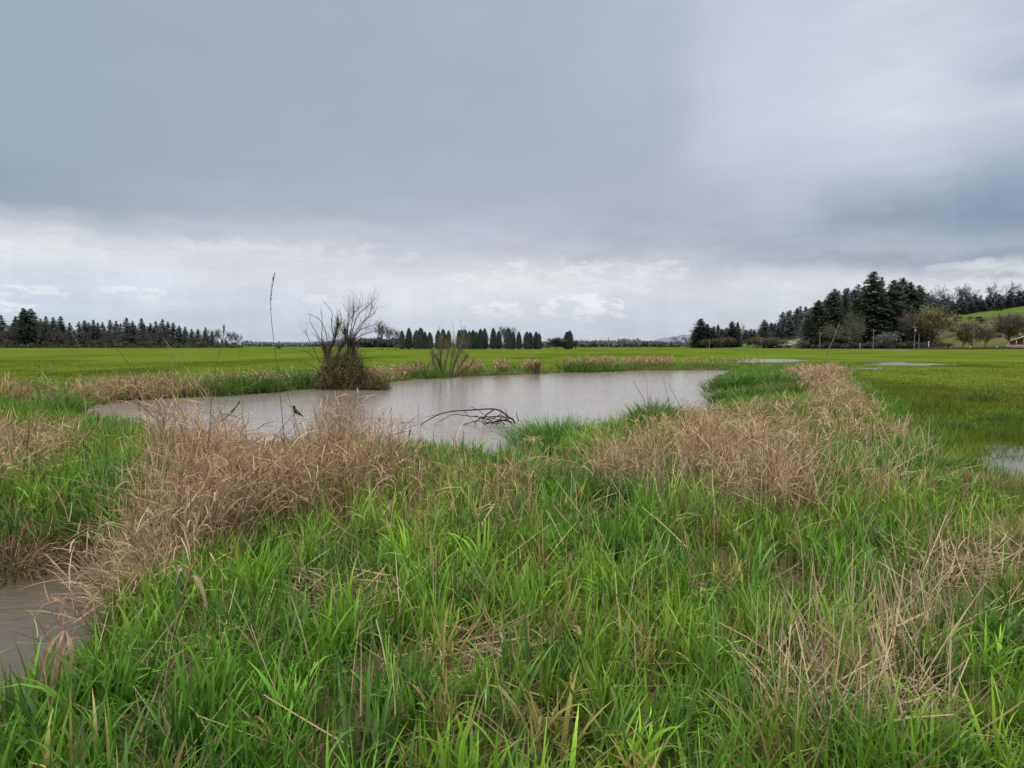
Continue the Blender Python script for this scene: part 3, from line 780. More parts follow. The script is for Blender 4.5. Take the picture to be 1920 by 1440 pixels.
place(("grey", 0), 1597, 580, 655, 308, "pale grey budding tree in the middle of the big wood", wide=.55)
place(("grey", 1), 1606, 596, 655, 305, "whitish budding tree leaning before the dark firs", wide=.6)
place(("grey", 0), 1552, 606, 655, 304, "olive grey budding tree low at the left of the big wood", wide=1.0)
place(("grey", 1), 1704, 572, 655, 312, "tall brownish budding tree behind the yellow green willow", wide=.6)
place(("willow", 0), 1741, 562, 655, 312, "large yellow green willow ending the big wood on the right", wide=1.0)
place(("blossom", 0), 1673, 619, 655, 303, "small white blossoming tree in front of the dark wood")
place(("blossom", 0), 1658, 625, 655, 304, "pinkish grey blossoming bush left of the white one", wide=1.0)
place(("blossom", 0), 1600, 618, 655, 304, "tall thin whitish blossoming tree near the wood's middle", wide=.7)
for i, px in enumerate(range(1508, 1780, 15)):
    place(("brush", i % 3), px, 641 + R.uniform(-6, 4), 655, 300 + R.uniform(0, 4), "dark brush along the foot of the big wood", "brush along the big wood", "shrub", wide=1.2)
for i, (px, top) in enumerate([(1768, 606), (1782, 600), (1776, 618), (1760, 628), (1790, 612)]):
    d = 372 + i * 3; place(("brush", i % 3), px, top, 0, d, "dark brush where the wood meets the bank of the hill", "brush on the hill's shoulder", "shrub", z=hz(px, d) - .3, wide=1.2)
place(("yellow", 0), 1800, 612, 654.5, 318, "small tree with bright yellow green buds before the hill", wide=1.2)
place(("red", 0), 1824, 598, 654.5, 316, "russet leafless tree right of the yellow green one", wide=.8)
place(("red", 1), 1893, 583, 654.5, 322, "large russet brown bare tree behind the red house", wide=1.25)
place(("red", 0), 1930, 588, 654.5, 326, "russet bare tree at the very edge of the picture", wide=1.2)
place(("red", 1), 1845, 612, 654.5, 322, "brownish bare tree between the russet tree and the large one", wide=1.0)
for i, (px, py) in enumerate([(1430, 640), (1444, 637), (1452, 636), (1462, 652), (1478, 655), (1490, 656), (1448, 646), (1505, 657), (1438, 648)]):
    d = 350 + R.uniform(0, 18); place(("brush", i % 3), px, py - R.uniform(4, 9), 652, d, "low olive brush on the slope below the hill road", "brush below the hill road", "shrub", z=hz(px, d) - .4, wide=2.2)
for i in range(18):
    px = R.uniform(1800, 1935); d = R.uniform(352, 420); zz = hz(px, d)
    b = P(px, 647 - (zz + R.uniform(1.2, 3.2) - CAM_Z) * F / d, d)
    place(("brush", i % 3), px, 647 - (zz + R.uniform(1.4, 3.4) - CAM_Z) * F / d, 0, d, "low brown brush scattered over the bank below the green slope", "brush on the bank", "shrub", z=zz - .3, wide=1.9)

# ------------------------------------------------------------------ far treeline (one mass)
fa = Acc()
def mass(x0, x1, top, depth, n, col, size):
    px = R.uniform(x0, x1, n); base = 1 - R.random(n) ** 1.4
    tp = np.interp(px, *zip(*top)); hz_ = (HORIZON + CAM_Z * F / depth - tp) * depth / F
    hz_ = hz_ * (.72 + .4 * vnoise(px, px * 0, 5, 77))
    d = depth + R.uniform(-10, 40, n)
    q = np.stack([(px - 960) / F * d, d, -.3 + base * hz_ * .9], -1)
    ribbons(fa, q, size * R.uniform(.6, 1.4, n), size * .8, R.random(n) * 6.3, R.uniform(.2, 1.2, n), .4, 1, np.array(col) * R.uniform(.9, 1.1, n)[:, None], shape='stem')
mass(455, 640, [(455, 643), (500, 645), (560, 647), (640, 643)], 900, 1800, (.15, .17, .185), 4)  # grey-blue tones of the far masses stand in for haze
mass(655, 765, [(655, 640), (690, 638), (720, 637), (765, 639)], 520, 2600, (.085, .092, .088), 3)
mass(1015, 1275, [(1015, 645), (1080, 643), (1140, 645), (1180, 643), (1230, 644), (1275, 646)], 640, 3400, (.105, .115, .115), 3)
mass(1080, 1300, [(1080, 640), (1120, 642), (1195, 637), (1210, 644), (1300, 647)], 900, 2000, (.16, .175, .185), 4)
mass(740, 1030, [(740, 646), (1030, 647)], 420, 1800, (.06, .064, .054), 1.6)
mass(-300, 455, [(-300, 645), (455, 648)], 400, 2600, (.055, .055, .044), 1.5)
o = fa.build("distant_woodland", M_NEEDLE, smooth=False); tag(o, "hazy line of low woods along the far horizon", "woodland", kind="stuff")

exec_far = True
# ------------------------------------------------------------------ right side: road, poles, house, car
ac = Acc()
def strip(acc, pts, width, col, zoff=.0):
    pts = np.asarray(pts, float); t = np.gradient(pts, axis=0); s = np.stack([-t[:, 1], t[:, 0], 0 * t[:, 0]], -1); s /= np.linalg.norm(s, axis=1, keepdims=True)
    V = np.stack([pts - s * width / 2, pts + s * width / 2], 1).reshape(-1, 3); V[:, 2] += zoff
    i = np.arange(len(pts) - 1) * 2; acc.add(V, np.stack([i, i + 1, i + 3, i + 2], -1), np.asarray(col, float))
rx = np.linspace(1560, 2400, 40)
strip(ac, [[(p - 960) / F * 296, 296, .06] for p in rx], 6.5, (.17, .17, .175))
o = ac.build("road", M_GROUND, smooth=False); tag(o, kind="structure")
ac = Acc(); hp = []
for p, d in [(1468, 372), (1480, 382), (1492, 396), (1504, 412), (1518, 430)]:
    hp.append([(p - 960) / F * d, d, hz(p, d) + .5])
hp = smooth_path(hp, 5); strip(ac, hp, 6.5, (.19, .195, .205))
o = ac.build("hill_road", M_GROUND, smooth=False); tag(o, kind="structure")


def pole(px, top, base, depth, label, arm=False, can=False, r=.14):
    b = P(px, base, depth); t = P(px, top, depth); root = empty("utility_pole", (b[0], depth, b[2])); H = t[2] - b[2]
    a = Acc(); tube_path(a, [[0, 0, -.4], [0, 0, H * .5], [0, 0, H]], [r * 1.2, r, r * .75], (.17, .155, .135), 8); a.build("post", M_BARK, root)
    if arm:
        a = Acc(); box(a, (-1.15, -.16, H - .75), (1.15, -.05, H - .6), (.16, .145, .125)); ca = a.build("crossarm", M_BARK, root, False)
        for sx_ in (-1.0, -.4, .4, 1.0):
            a = Acc(); tube_path(a, [[sx_, -.1, H - .6], [sx_, -.1, H - .5], [sx_, -.1, H - .42]], [.05, .07, .03], (.3, .32, .33), 6); a.build("insulator", M_METAL, ca)
    if can:
        a = Acc(); tube_path(a, [[0, -.42, H - 2.6], [0, -.42, H - 2.59], [0, -.42, H - 1.55], [0, -.42, H - 1.5]], [.02, .28, .28, .03], (.27, .28, .29), 10); a.build("transformer", M_METAL, root)
    return tag(root, label, "utility pole", "poles along the road")


pole(1537, 622, 654, 300, "utility pole before the left end of the big wood", True)
pole(1637, 617, 655, 296, "utility pole with crossarm in front of the dark middle of the wood", True)
pole(1714, 611, 656, 288, "tall utility pole carrying a pale transformer can", True, True)
pole(1722.5, 626, 654, 300, "plain short pole just right of the transformer pole", False)
pole(1824, 598, 657, 285, "weathered pole in front of the russet bare tree", False)
pole(1831, 610, 640, 345, "pale short pole behind the russet bare tree on the bank", False, r=.2)
pole(1141, 632, 654, 300, "lone thin pole beyond the middle of the green field", False)
pole(1330, 636, 652, 360, "thin pole before the fir clump left of the hill road", False)
def post(px, top, base, depth, label, col=(.6, .6, .58), r=.09):
    b = P(px, base, depth); t = P(px, top, depth); a = Acc(); H = t[2] - b[2]
    tube_path(a, [[0, 0, -.3], [0, 0, H], [0, 0, H + .01]], [r, r, .01], col, 8)
    box(a, (-.16, -r - .06, H - .5), (.16, -r - .03, H - .05), (.7, .68, .6))
    o = a.build("marker_post", M_PAINT, smooth=False, origin=(0, 0, 0)); o.location = tuple(float(v) for v in b)
    return tag(o, label, "post", "roadside posts")
post(1741, 640, 654, 297, "yellowish marker post where the bank begins beside the road", (.30, .28, .16), .2)
post(1782, 650, 655, 292, "short white marker post below the bare bank", r=.12)
post(1820, 649, 655, 292, "short white marker post left of the russet tree's foot", r=.16)
post(1869, 649, 655, 292, "white marker post nearest the red house", r=.12)
post(1612, 644, 654, 297, "small yellowish sign post before the dark wood", (.4, .36, .2), .1)


def cable(a, b, sag, label):
    ts = np.linspace(0, 1, 14); p = np.array(a)[None] * (1 - ts)[:, None] + np.array(b)[None] * ts[:, None]; p[:, 2] -= sag * 4 * ts * (1 - ts)
    ac = Acc(); tube_path(ac, p, .018, (.06, .06, .06), 4); o = ac.build("power_cable", M_METAL); tag(o, label, "cable", "power cables between the road poles")
cable(P(1537, 625.5, 300), P(1637, 620.5, 296), .7, "power cable from the left pole to the crossarm pole")
cable(P(1637, 620.5, 296), P(1714, 614.5, 288), .6, "power cable from the crossarm pole to the transformer pole")
cable(P(1714, 614.5, 288), P(1824, 600, 285), .9, "power cable from the transformer pole to the weathered pole")

# red house with porch at the picture edge
def house():
    b = G(1903, 654.2, 0); b = np.array([(1889 - 960) / F * 308, 308, 0.0])
    root = empty("red_house", b, -.55)
    RED = (.20, .055, .045); WHT = (.62, .62, .6)
    Wd, Dp, ev, ap = 13.0, 9.0, 3.6, 6.0
    a = Acc(); y0 = 2.4
    def quad(acc, pts, col): acc.add(np.array(pts, float), np.array([[0, 1, 2, 3]]), np.asarray(col, float))
    quad(a, [[1.2, y0, 0], [Wd, y0, 0], [Wd, y0, ev], [1.2, y0, ev]], RED)
    quad(a, [[1.2, y0, ev], [Wd, y0, ev], [(1.2 + Wd) / 2, y0, ap - .15], [(1.2 + Wd) / 2, y0, ap - .15]], RED)
    quad(a, [[1.2, y0 + Dp, 0], [1.2, y0, 0], [1.2, y0, ev], [1.2, y0 + Dp, ev]], RED)
    quad(a, [[Wd, y0, 0], [Wd, y0 + Dp, 0], [Wd, y0 + Dp, ev], [Wd, y0, ev]], RED)
    quad(a, [[Wd, y0 + Dp, 0], [1.2, y0 + Dp, 0], [1.2, y0 + Dp, ev], [Wd, y0 + Dp, ev]], RED)
    wall = a.build("wall", M_PAINT, root, False)
    a = Acc(); mx_ = (1.2 + Wd) / 2
    for s0, s1 in (((0.4, ev - .2), (mx_, ap)), ((mx_, ap), (Wd + .8, ev - .2))):
        V = np.array([[s0[0], -.2, s0[1]], [s1[0], -.2, s1[1]], [s1[0], y0 + Dp + .4, s1[1]], [s0[0], y0 + Dp + .4, s0[1]]]); V2 = V.copy(); V2[:, 2] += .22
        a.add(np.concatenate([V, V2]), np.array([[0, 3, 2, 1], [4, 5, 6, 7], [0, 1, 5, 4], [1, 2, 6, 5], [2, 3, 7, 6], [3, 0, 4, 7]]), np.array((.075, .068, .066)))
    roof = a.build("roof", M_PAINT, root, False)
    for s0, s1 in (((0.4, ev - .22), (mx_, ap - .02)), ((mx_, ap - .02), (Wd + .8, ev - .22))):
        a = Acc(); V = np.array([[s0[0], -.26, s0[1]], [s1[0], -.26, s1[1]], [s1[0], -.205, s1[1]], [s0[0], -.205, s0[1]]]); V2 = V.copy(); V2[:, 2] += .26
        a.add(np.concatenate([V, V2]), np.array([[0, 3, 2, 1], [4, 5, 6, 7], [0, 1, 5, 4], [1, 2, 6, 5], [2, 3, 7, 6], [3, 0, 4, 7]]), np.array(WHT)); a.build("fascia", M_PAINT, roof, False)
    a = Acc(); box(a, (-.6, -.1, .55), (Wd, y0 - .01, .75), (.35, .34, .33)); deck = a.build("porch_deck", M_PAINT, root, False)
    a = Acc(); box(a, (-.5, 0, .02), (Wd - .1, .1, .545), (.16, .05, .045)); a.build("skirting", M_PAINT, deck, False)
    for px_ in (.1, 2.8, 5.6, 8.4, 11.2):
        a = Acc(); box(a, (px_, 0, .76), (px_ + .16, .16, 3.2 + min(px_, 12 - px_) * .34), WHT); a.build("porch_post", M_PAINT, root, False)
    a = Acc()
    for px_ in np.arange(-.5, Wd - .3, .3): box(a, (px_, .03, .82), (px_ + .1, .08, 1.65), WHT)
    box(a, (-.55, .02, 1.66), (Wd - .2, .10, 1.76), WHT); box(a, (-.55, .02, .77), (Wd - .2, .10, .815), WHT)
    a.build("railing", M_PAINT, root, False)
    for wx in (2.3, 5.2, 9.4):
        a = Acc(); box(a, (wx, y0 - .06, 1.5), (wx + 1.3, y0 - .004, 2.9), (.55, .55, .53)); f_ = a.build("window", M_PAINT, root, False)
        a = Acc(); box(a, (wx + .1, y0 - .09, 1.6), (wx + 1.2, y0 - .063, 2.8), (.03, .035, .04)); a.build("pane", M_METAL, f_, False)
    a = Acc(); box(a, (7.4, y0 - .07, .76), (8.4, y0 - .004, 2.85), (.4, .38, .35)); a.build("door", M_PAINT, root, False)
    tag(root, "red house with white railed porch at the foot of the hill", "house")
house()


def white_car():
    d = 388; px = 1480; b = [(px - 960) / F * d, d, hz(px, d) + .56]
    root = empty("white_car", b, -.35); WH = (.72, .73, .74)
    prof = [(-2.2, .35), (-2.25, .75), (-1.9, .95), (-1.0, 1.02), (-.45, 1.5), (.9, 1.52), (1.75, 1.05), (2.2, .95), (2.25, .4)]
    a = Acc(); pr = np.array(prof); n = len(pr)
    def ring(x, k): return np.stack([np.full(n, x), pr[:, 0], .3 + (pr[:, 1] - .3) * k], -1)
    V = np.concatenate([ring(-.82, .97), ring(-.88, 1)[:, :] * [1, 1, 1], ring(.88, 1), ring(.82, .97)])
    V[:n, 0] = -.80; V[-n:, 0] = .80
    top = pr[:, 1] > 1.2
    for r_ in range(4): V[r_ * n:(r_ + 1) * n][top, 0] *= .82
    Q = [[r_ * n + i, r_ * n + i + 1, (r_ + 1) * n + i + 1, (r_ + 1) * n + i] for r_ in range(3) for i in range(n - 1)]
    Q += [[n * 0, n * 0 + 8, n * 0 + 7, n * 0 + 1], [1, 7, 6, 2], [2, 6, 6, 3], [3, 6, 5, 4]]
    Q += [[n * 3, n * 3 + 1, n * 3 + 7, n * 3 + 8], [3 * n + 1, 3 * n + 2, 3 * n + 6, 3 * n + 7], [3 * n + 2, 3 * n + 3, 3 * n + 6, 3 * n + 6], [3 * n + 3, 3 * n + 4, 3 * n + 5, 3 * n + 6]]
    Q = [q for q in Q if len(set(q)) == 4] + []
    a.add(V, np.array(Q), np.array(WH)); a.build("body", M_PAINT, root, False)
    a = Acc(); a.add(np.array([[-.66, -.98, 1.06], [.66, -.98, 1.06], [.58, -.56, 1.43], [-.58, -.56, 1.43]], float), np.array([[0, 1, 2, 3]]), np.array((.03, .035, .04))); a.build("windscreen", M_METAL, root, False)
    for sx_ in (-1, 1):
        a = Acc(); x = .79 * sx_; a.add(np.array([[x, -.75, 1.06], [x, 1.4, 1.08], [x * .93, .85, 1.44], [x * .93, -.38, 1.44]], float), np.array([[0, 1, 2, 3]]), np.array((.03, .035, .04))); a.build("side_window", M_METAL, root, False)
        a = Acc(); box(a, (.45 * sx_ - .2, -2.28, .62), (.45 * sx_ + .2, -2.22, .8), (.8, .8, .75)); a.build("headlight", M_METAL, root, False)
        for wy in (-1.35, 1.35):
            a = Acc(); tube_path(a, [[.62 * sx_, wy, .32], [.63 * sx_, wy, .32], [.9 * sx_, wy, .32], [.905 * sx_, wy, .32]], [.02, .33, .33, .02], (.025, .025, .025), 14); a.build("wheel", M_PAINT, root, False)
    tag(root, "small white car driving on the hill road", "car")
white_car()

# ------------------------------------------------------------------ grass
def scatter(d0, d1, dens, a0=-.95, a1=.95):
    """random points in a wedge in front of the camera, dens per square metre"""
    area = (a1 - a0) * (d1 ** 2 - d0 ** 2) / 2; n = int(area * dens)
    y = np.sqrt(R.uniform(d0 ** 2, d1 ** 2, n)); x = R.uniform(a0, a1, n) * y
    return x, y


def in_poly_points(pixpoly, dens, z=0.0):
    poly = GP(pixpoly, z); a = np.array(poly); lo, hi = a.min(0), a.max(0)
    n = int(np.prod(hi - lo) * dens); x = R.uniform(lo[0], hi[0], n); y = R.uniform(lo[1], hi[1], n)
    m = sdf(x, y, poly) < (fbm(x, y, .9, 15) - .5) * .8
    return x[m], y[m]


DRYZ = [([(215, 985), (330, 930), (420, 905), (560, 900), (745, 905), (800, 960), (700, 1010), (560, 1025), (400, 1035), (330, 1110), (215, 1125), (165, 1030)], 1.0),
        ([(1085, 925), (1180, 895), (1330, 885), (1480, 890), (1540, 930), (1505, 985), (1350, 975), (1200, 955), (1090, 945)], 1.0),
        ([(1180, 850), (1300, 815), (1420, 830), (1500, 860), (1480, 895), (1330, 890), (1200, 890)], .55),
        ([(1480, 716), (1580, 712), (1610, 770), (1670, 820), (1650, 858), (1530, 860), (1450, 830), (1500, 790), (1530, 750), (1490, 735)], .8),
        ([(1470, 700), (1565, 693), (1590, 712), (1500, 716)], 1.0),
        ([(780, 905), (1080, 895), (1085, 945), (900, 985), (800, 985)], .40),
        ([(-300, 860), (60, 840), (130, 870), (100, 930), (-300, 960)], .55),
        ([(-300, 1000), (80, 985), (200, 990), (200, 1050), (80, 1050), (-300, 1050)], .5),
        ([(1520, 930), (1680, 900), (1720, 960), (1600, 985)], .45),
        ([(560, 990), (760, 990), (760, 1060), (600, 1080)], .3),
        ([(1500, 1210), (1760, 1180), (1800, 1420), (1480, 1440)], .22)]
DRYW = [(GP(p), k) for p, k in DRYZ]
CLEARP = [([(1000, 1075), (1090, 1050), (1170, 1080), (1120, 1130), (1010, 1120)], .85), ([(820, 1230), (960, 1205), (985, 1290), (840, 1310)], .7), ([(560, 1130), (700, 1105), (720, 1170), (580, 1190)], .6),
          ([(1500, 1240), (1720, 1200), (1760, 1400), (1500, 1420)], .55), ([(980, 1350), (1130, 1340), (1120, 1420), (960, 1430)], .6), ([(1740, 1060), (1880, 1040), (1880, 1130), (1740, 1140)], .55), ([(860, 1000), (960, 980), (980, 1030), (870, 1050)], .6), ([(1270, 1120), (1340, 1110), (1350, 1160), (1280, 1165)], .5)]
CLEAR = [(GP(p), k) for p, k in CLEARP]


def dryness(x, y):
    v = np.zeros_like(x)
    for p, k in DRYW: v = np.maximum(v, k * smoothstep(.35, -.45, sdf(x, y, p) + (fbm(x, y, .8, 17) - .5) * 1.0))
    return v


def green_cols(x, y, n):
    t = fbm(x, y, 1.6, 51)[:, None]; r = R.random((n, 1)); s = R.uniform(.62, 1.35, (n, 1))
    a = np.array([.095, .245, .022]); b = np.array([.165, .305, .030]); c = np.array([.10, .21, .045])
    k = smoothstep(.3, .7, t)
    col = a * (1 - k) + b * k
    col = np.where(r < .22, c, col)
    col = np.where(r > .92, np.array([.27, .24, .08]), col)
    return col * s * (.75 + .5 * fbm(x, y, .7, 52))[:, None]


gr = Acc(); th_ = Acc()
for d0, d1, dens, w0, w1, segs in [(1.6, 4.2, 800, .006, .015, 5), (4.2, 7.5, 600, .007, .015, 4), (7.5, 13, 360, .009, .017, 3), (13, 24, 190, .013, .022, 3), (24, 66, 60, .022, .036, 3)]:
    x, y = scatter(d0, d1, dens)
    wt = wet(x, y); m = wt > .12 - .25 * (y > 22); x, y, wt = x[m], y[m], wt[m]
    nz, fz = zone(x, y); tall = np.maximum(nz, fz); m = R.random(len(x)) < tall; x, y, wt, fz = x[m], y[m], wt[m], fz[m]
    p_ = pud(x, y); dr = dryness(x, y); cl = np.zeros_like(x)
    for q, k in CLEAR: cl = np.maximum(cl, k * smoothstep(.2, -.2, sdf(x, y, q)))
    thin = smoothstep(.30, .48, fbm(x, y, .75, 55))
    m = (R.random(len(x)) < (1 - .72 * dr) * (1 - cl) * (.35 + .65 * thin)) & (p_ > .2); x, y, wt, dr, fz = x[m], y[m], wt[m], dr[m], fz[m]
    n = len(x); hh = (.17 + .26 * fbm(x, y, 1.0, 56)) * (1 + .22 * smoothstep(6, 14, y)) * (1 + .9 * fz) * (1 - .4 * np.exp(-np.clip(wt, 0, 9) / .7) * (fz < .5)); px = 960 + F * x / y
    hh = hh * (1 - .35 * smoothstep(1600, 1900, px)) * (1 - .25 * (y > 24))
    L = hh * R.uniform(.55, 1.25, n) * (1 + .2 * (dr > .3)); wdt = R.uniform(w0, w1, n) * R.choice([.7, 1, 1.25], n)
    az = R.random(n) * 2 * PI; lean = fbm(x, y, 2.0, 57) * 2 * PI * 1.5; az = np.where(R.random(n) < .35, lean, az)
    col = green_cols(x, y, n)
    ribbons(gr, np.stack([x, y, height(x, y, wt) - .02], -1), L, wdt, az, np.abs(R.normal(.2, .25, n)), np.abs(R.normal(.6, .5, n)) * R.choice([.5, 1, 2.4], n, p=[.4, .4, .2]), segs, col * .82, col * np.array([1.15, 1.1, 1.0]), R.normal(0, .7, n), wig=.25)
    # thatch lying under the blades
    k = R.random(n) < (.22 if d0 < 13 else .12); xx_, yy_ = x[k] + R.normal(0, .05, k.sum()), y[k]; nn = len(xx_)
    tcol = np.array([.20, .145, .085]) * R.uniform(.4, 1.25, (nn, 1))
    ribbons(th_, np.stack([xx_, yy_, height(xx_, yy_, wt[k]) + R.uniform(.0, .10, nn)], -1), R.uniform(.15, .45, nn), wdt[k] * .8, R.random(nn) * 6.3, R.uniform(.9, 1.6, nn), R.uniform(-.2, .5, nn), 2, tcol)
for d0, d1, dens, K, segs in [(1.6, 4.5, 21, 27, 6), (4.5, 8, 17, 23, 5), (8, 14, 9, 18, 4), (14, 24, 3.5, 16, 3)]:
    x, y = scatter(d0, d1, dens); wt = wet(x, y); nz, fz = zone(x, y); dr = dryness(x, y); cl = np.zeros_like(x)
    for q, k in CLEAR: cl = np.maximum(cl, k * smoothstep(.2, -.2, sdf(x, y, q)))
    m = (wt > .18) & (R.random(len(x)) < nz * (1 - .5 * dr) * (1 - cl)) & (pud(x, y) > .2) & (R.random(len(x)) < .3 + .9 * smoothstep(.25, .5, fbm(x, y, 1.1, 58)))
    x, y = x[m], y[m]; nc = len(x); hh = (.30 + .2 * fbm(x, y, 1.5, 59)) * R.uniform(.7, 1.15, nc) * (1 - .3 * smoothstep(1650, 1950, 960 + F * x / y)); cc = green_cols(x, y, nc) * R.uniform(.75, 1.25, (nc, 1)); ca = R.random(nc) * 6.28
    rp_ = lambda v: np.repeat(v, K, 0)
    n = nc * K; X_ = rp_(x) + R.normal(0, .045 + .0016 * d1, n); Y_ = rp_(y) + R.normal(0, .045 + .0016 * d1, n); wl_ = wet(X_, Y_)
    cl_ = rp_(cc) * R.uniform(.75, 1.25, (n, 1))
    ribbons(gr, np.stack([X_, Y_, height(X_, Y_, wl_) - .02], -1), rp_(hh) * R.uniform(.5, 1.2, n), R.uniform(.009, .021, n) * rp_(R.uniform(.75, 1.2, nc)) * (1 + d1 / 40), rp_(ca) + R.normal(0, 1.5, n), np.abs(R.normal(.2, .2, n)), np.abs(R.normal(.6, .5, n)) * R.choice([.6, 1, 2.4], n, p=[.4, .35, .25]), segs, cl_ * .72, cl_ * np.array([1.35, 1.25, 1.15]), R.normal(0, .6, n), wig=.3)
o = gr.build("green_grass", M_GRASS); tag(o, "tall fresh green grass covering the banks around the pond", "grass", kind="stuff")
for p_, k_ in CLEARP:
    x, y = in_poly_points(p_, 850 * k_); n = len(x)
    tc_ = np.where(R.random((n, 1)) < .5, np.array([.46, .37, .20]), np.array([.26, .19, .11])) * R.uniform(.5, 1.25, (n, 1))
    ribbons(th_, np.stack([x, y, height(x, y) + R.uniform(.0, .12, n)], -1), R.uniform(.12, .42, n), R.uniform(.005, .011, n), R.random(n) * 6.3, R.uniform(1.0, 1.6, n), R.uniform(-.2, .4, n), 3, tc_, None, R.normal(0, 1, n), wig=.3)
o = th_.build("dead_thatch", M_DRY); tag(o, "brown dead grass lying matted under the green blades", "dead grass", kind="stuff")

# field grass, short
fg = Acc()
for d0, d1, dens, w0, w1, a0, a1 in [(5, 14, 560, .006, .011, .45, .95), (14, 28, 210, .012, .018, .3, .95), (28, 48, 46, .02, .03, -.95, .95), (48, 70, 16, .03, .04, -.95, .95)]:
    x, y = scatter(d0, d1, dens, a0, a1); wt = wet(x, y); nz, fz = zone(x, y); p_ = pud(x, y)
    m = (wt > .3) & (R.random(len(x)) > np.maximum(nz, fz)) & (p_ > R.uniform(-1.0, .7, len(x))); x, y, wt = x[m], y[m], wt[m]; n = len(x)
    col = field_colour(x, y) * R.uniform(.8 if d0 > 20 else .7, 1.22 if d0 > 20 else 1.35, (n, 1)) * np.array([1.0, 1.0, 1.2]) * (1 + .5 * smoothstep(55, 14, y))[:, None]
    tuft = smoothstep(.55, .8, fbm(x, y, 1.4, 65)); L = (.09 + .16 * tuft) * R.uniform(.6, 1.4, n) * (1 + smoothstep(25, 8, y) * .3) * (1 - .5 * smoothstep(20, 45, y))
    ribbons(fg, np.stack([x, y, height(x, y, wt) - .01], -1), L, R.uniform(w0, w1, n), R.random(n) * 6.3, np.abs(R.normal(.2, .2, n)), np.abs(R.normal(.4, .4, n)), 2, col * .9, col * 1.1)
o = fg.build("meadow_grass", M_FIELD); tag(o, "short lime green grass of the flat flooded field", "grass", kind="stuff")


# dry reed grass
def dry_cols(n, x=None, y=None):
    a = np.array([.44, .265, .155]); b = np.array([.52, .40, .235]); c = np.array([.21, .13, .075]); r = R.random((n, 1))
    if x is not None:
        k = fbm(x, y, 1.2, 83)[:, None]; a = a * (.72 + .5 * k) * np.array([1.06, 1, .94]) * k + np.array([.42, .315, .19]) * (1 - k)
    col = np.where(r < .5, a, np.where(r < .82, b, c))
    return col * R.uniform(.55, 1.2, (n, 1))


def dry_stems(acc, x, y, hmean, lean=.3, leaves=4, wscale=1.0, bias=None, leafscale=1.0):
    n = len(x)
    if n == 0: return
    L = hmean * R.uniform(.5, 1.2, n); px_ = 960 + F * x / y
    L = np.where((px_ > 430) & (px_ < 588) & (y < 14) & (R.random(n) < .93), np.minimum(L, np.clip(1.6 - .128 * y, .22, 2) * R.uniform(.7, 1.05, n)), L); az = R.random(n) * 2 * PI
    if bias is not None: az = np.where(R.random(n) < .6, bias + R.normal(0, .6, n), az)
    t0 = np.abs(R.normal(lean * .6, lean * .7, n)); bd = np.abs(R.normal(.08, .22, n)); base = np.stack([x, y, height(x, y) - .03], -1)
    col = dry_cols(n, x, y)
    pos = ribbons(acc, base, L, .0058 * wscale * R.uniform(.7, 1.4, n), az, t0, bd, 4, col * .55, col * 1.1, R.normal(0, 1, n), shape='stem')  # stem feet darkened: damp straw, plus painted shade deep between the stems
    for k in range(leaves):
        f = R.uniform(.35, 1.0, n) * 4; i = np.clip(f.astype(int), 0, 3); fr = (f - i)[:, None]
        p = pos[np.arange(n), i] * (1 - fr) + pos[np.arange(n), i + 1] * fr
        m = R.random(n) < .85; c2 = dry_cols(n, x, y)
        kind = R.random(n)
        ribbons(acc, p[m], (R.uniform(.12, .40, n) * leafscale)[m], (.0075 * wscale * R.uniform(.5, 1.5, n))[m], (az + R.normal(0, 1.5, n))[m], R.uniform(.2, 1.3, n)[m], (np.where(R.random(n) < .6, R.uniform(-.1, .9, n), R.uniform(.8, 2.4, n)))[m], 3, c2[m], (c2 * 1.1)[m], R.normal(0, 1.2, n)[m], wig=.3, power=1.3)


dg = Acc()


def straws(poly, dens, h, lean=.45):
    x, y = in_poly_points(poly, dens); w_ = wet(x, y); m = (w_ > .1) & (pud(x, y) > .2); x, y = x[m], y[m]; n = len(x)
    c = np.where(R.random((n, 1)) < .6, np.array([.60, .49, .29]), np.array([.46, .33, .21])) * R.uniform(.55, 1.2, (n, 1))
    ribbons(dg, np.stack([x, y, height(x, y) + R.uniform(-.03, .12, n)], -1), h * R.uniform(.4, 1.25, n), R.uniform(.004, .010, n), R.random(n) * 6.28, np.abs(R.normal(lean, .4, n)), R.normal(.05, .2, n), 3, c * .8, c, R.normal(0, 1, n), shape='stem', wig=.1)


y_mean = lambda q: sum(p[1] for p in q) / len(q)
def dz(poly, dens, h, lean, leaves, ws=1.0, bias=None):
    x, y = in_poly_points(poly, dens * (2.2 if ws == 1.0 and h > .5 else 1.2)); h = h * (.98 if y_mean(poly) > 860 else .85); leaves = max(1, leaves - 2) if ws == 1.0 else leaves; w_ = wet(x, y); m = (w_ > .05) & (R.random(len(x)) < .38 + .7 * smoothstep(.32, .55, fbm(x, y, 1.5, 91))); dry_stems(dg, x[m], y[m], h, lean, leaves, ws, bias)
dz([(400, 905), (560, 895), (745, 905), (800, 960), (700, 1005), (560, 1015), (420, 1030)], 190, .80, .30, 5)
dz([(592, 895), (655, 890), (668, 915), (600, 922)], 260, 1.0, .12, 5)
dz([(225, 985), (330, 930), (430, 910), (440, 1030), (330, 1060), (200, 1050)], 170, .78, .55, 5, 1.0, .3)
dz([(200, 1040), (330, 1050), (330, 1110), (250, 1130), (170, 1090)], 200, .62, .8, 5, 1.0, -2.4)
dz([(305, 900), (350, 896), (352, 930), (310, 935)], 170, 1.1, .12, 6)
dz([(345, 900), (430, 895), (430, 950), (360, 960)], 40, 1.05, .25, 4)
dz([(640, 900), (740, 900), (740, 940), (640, 940)], 40, .95, .25, 4)
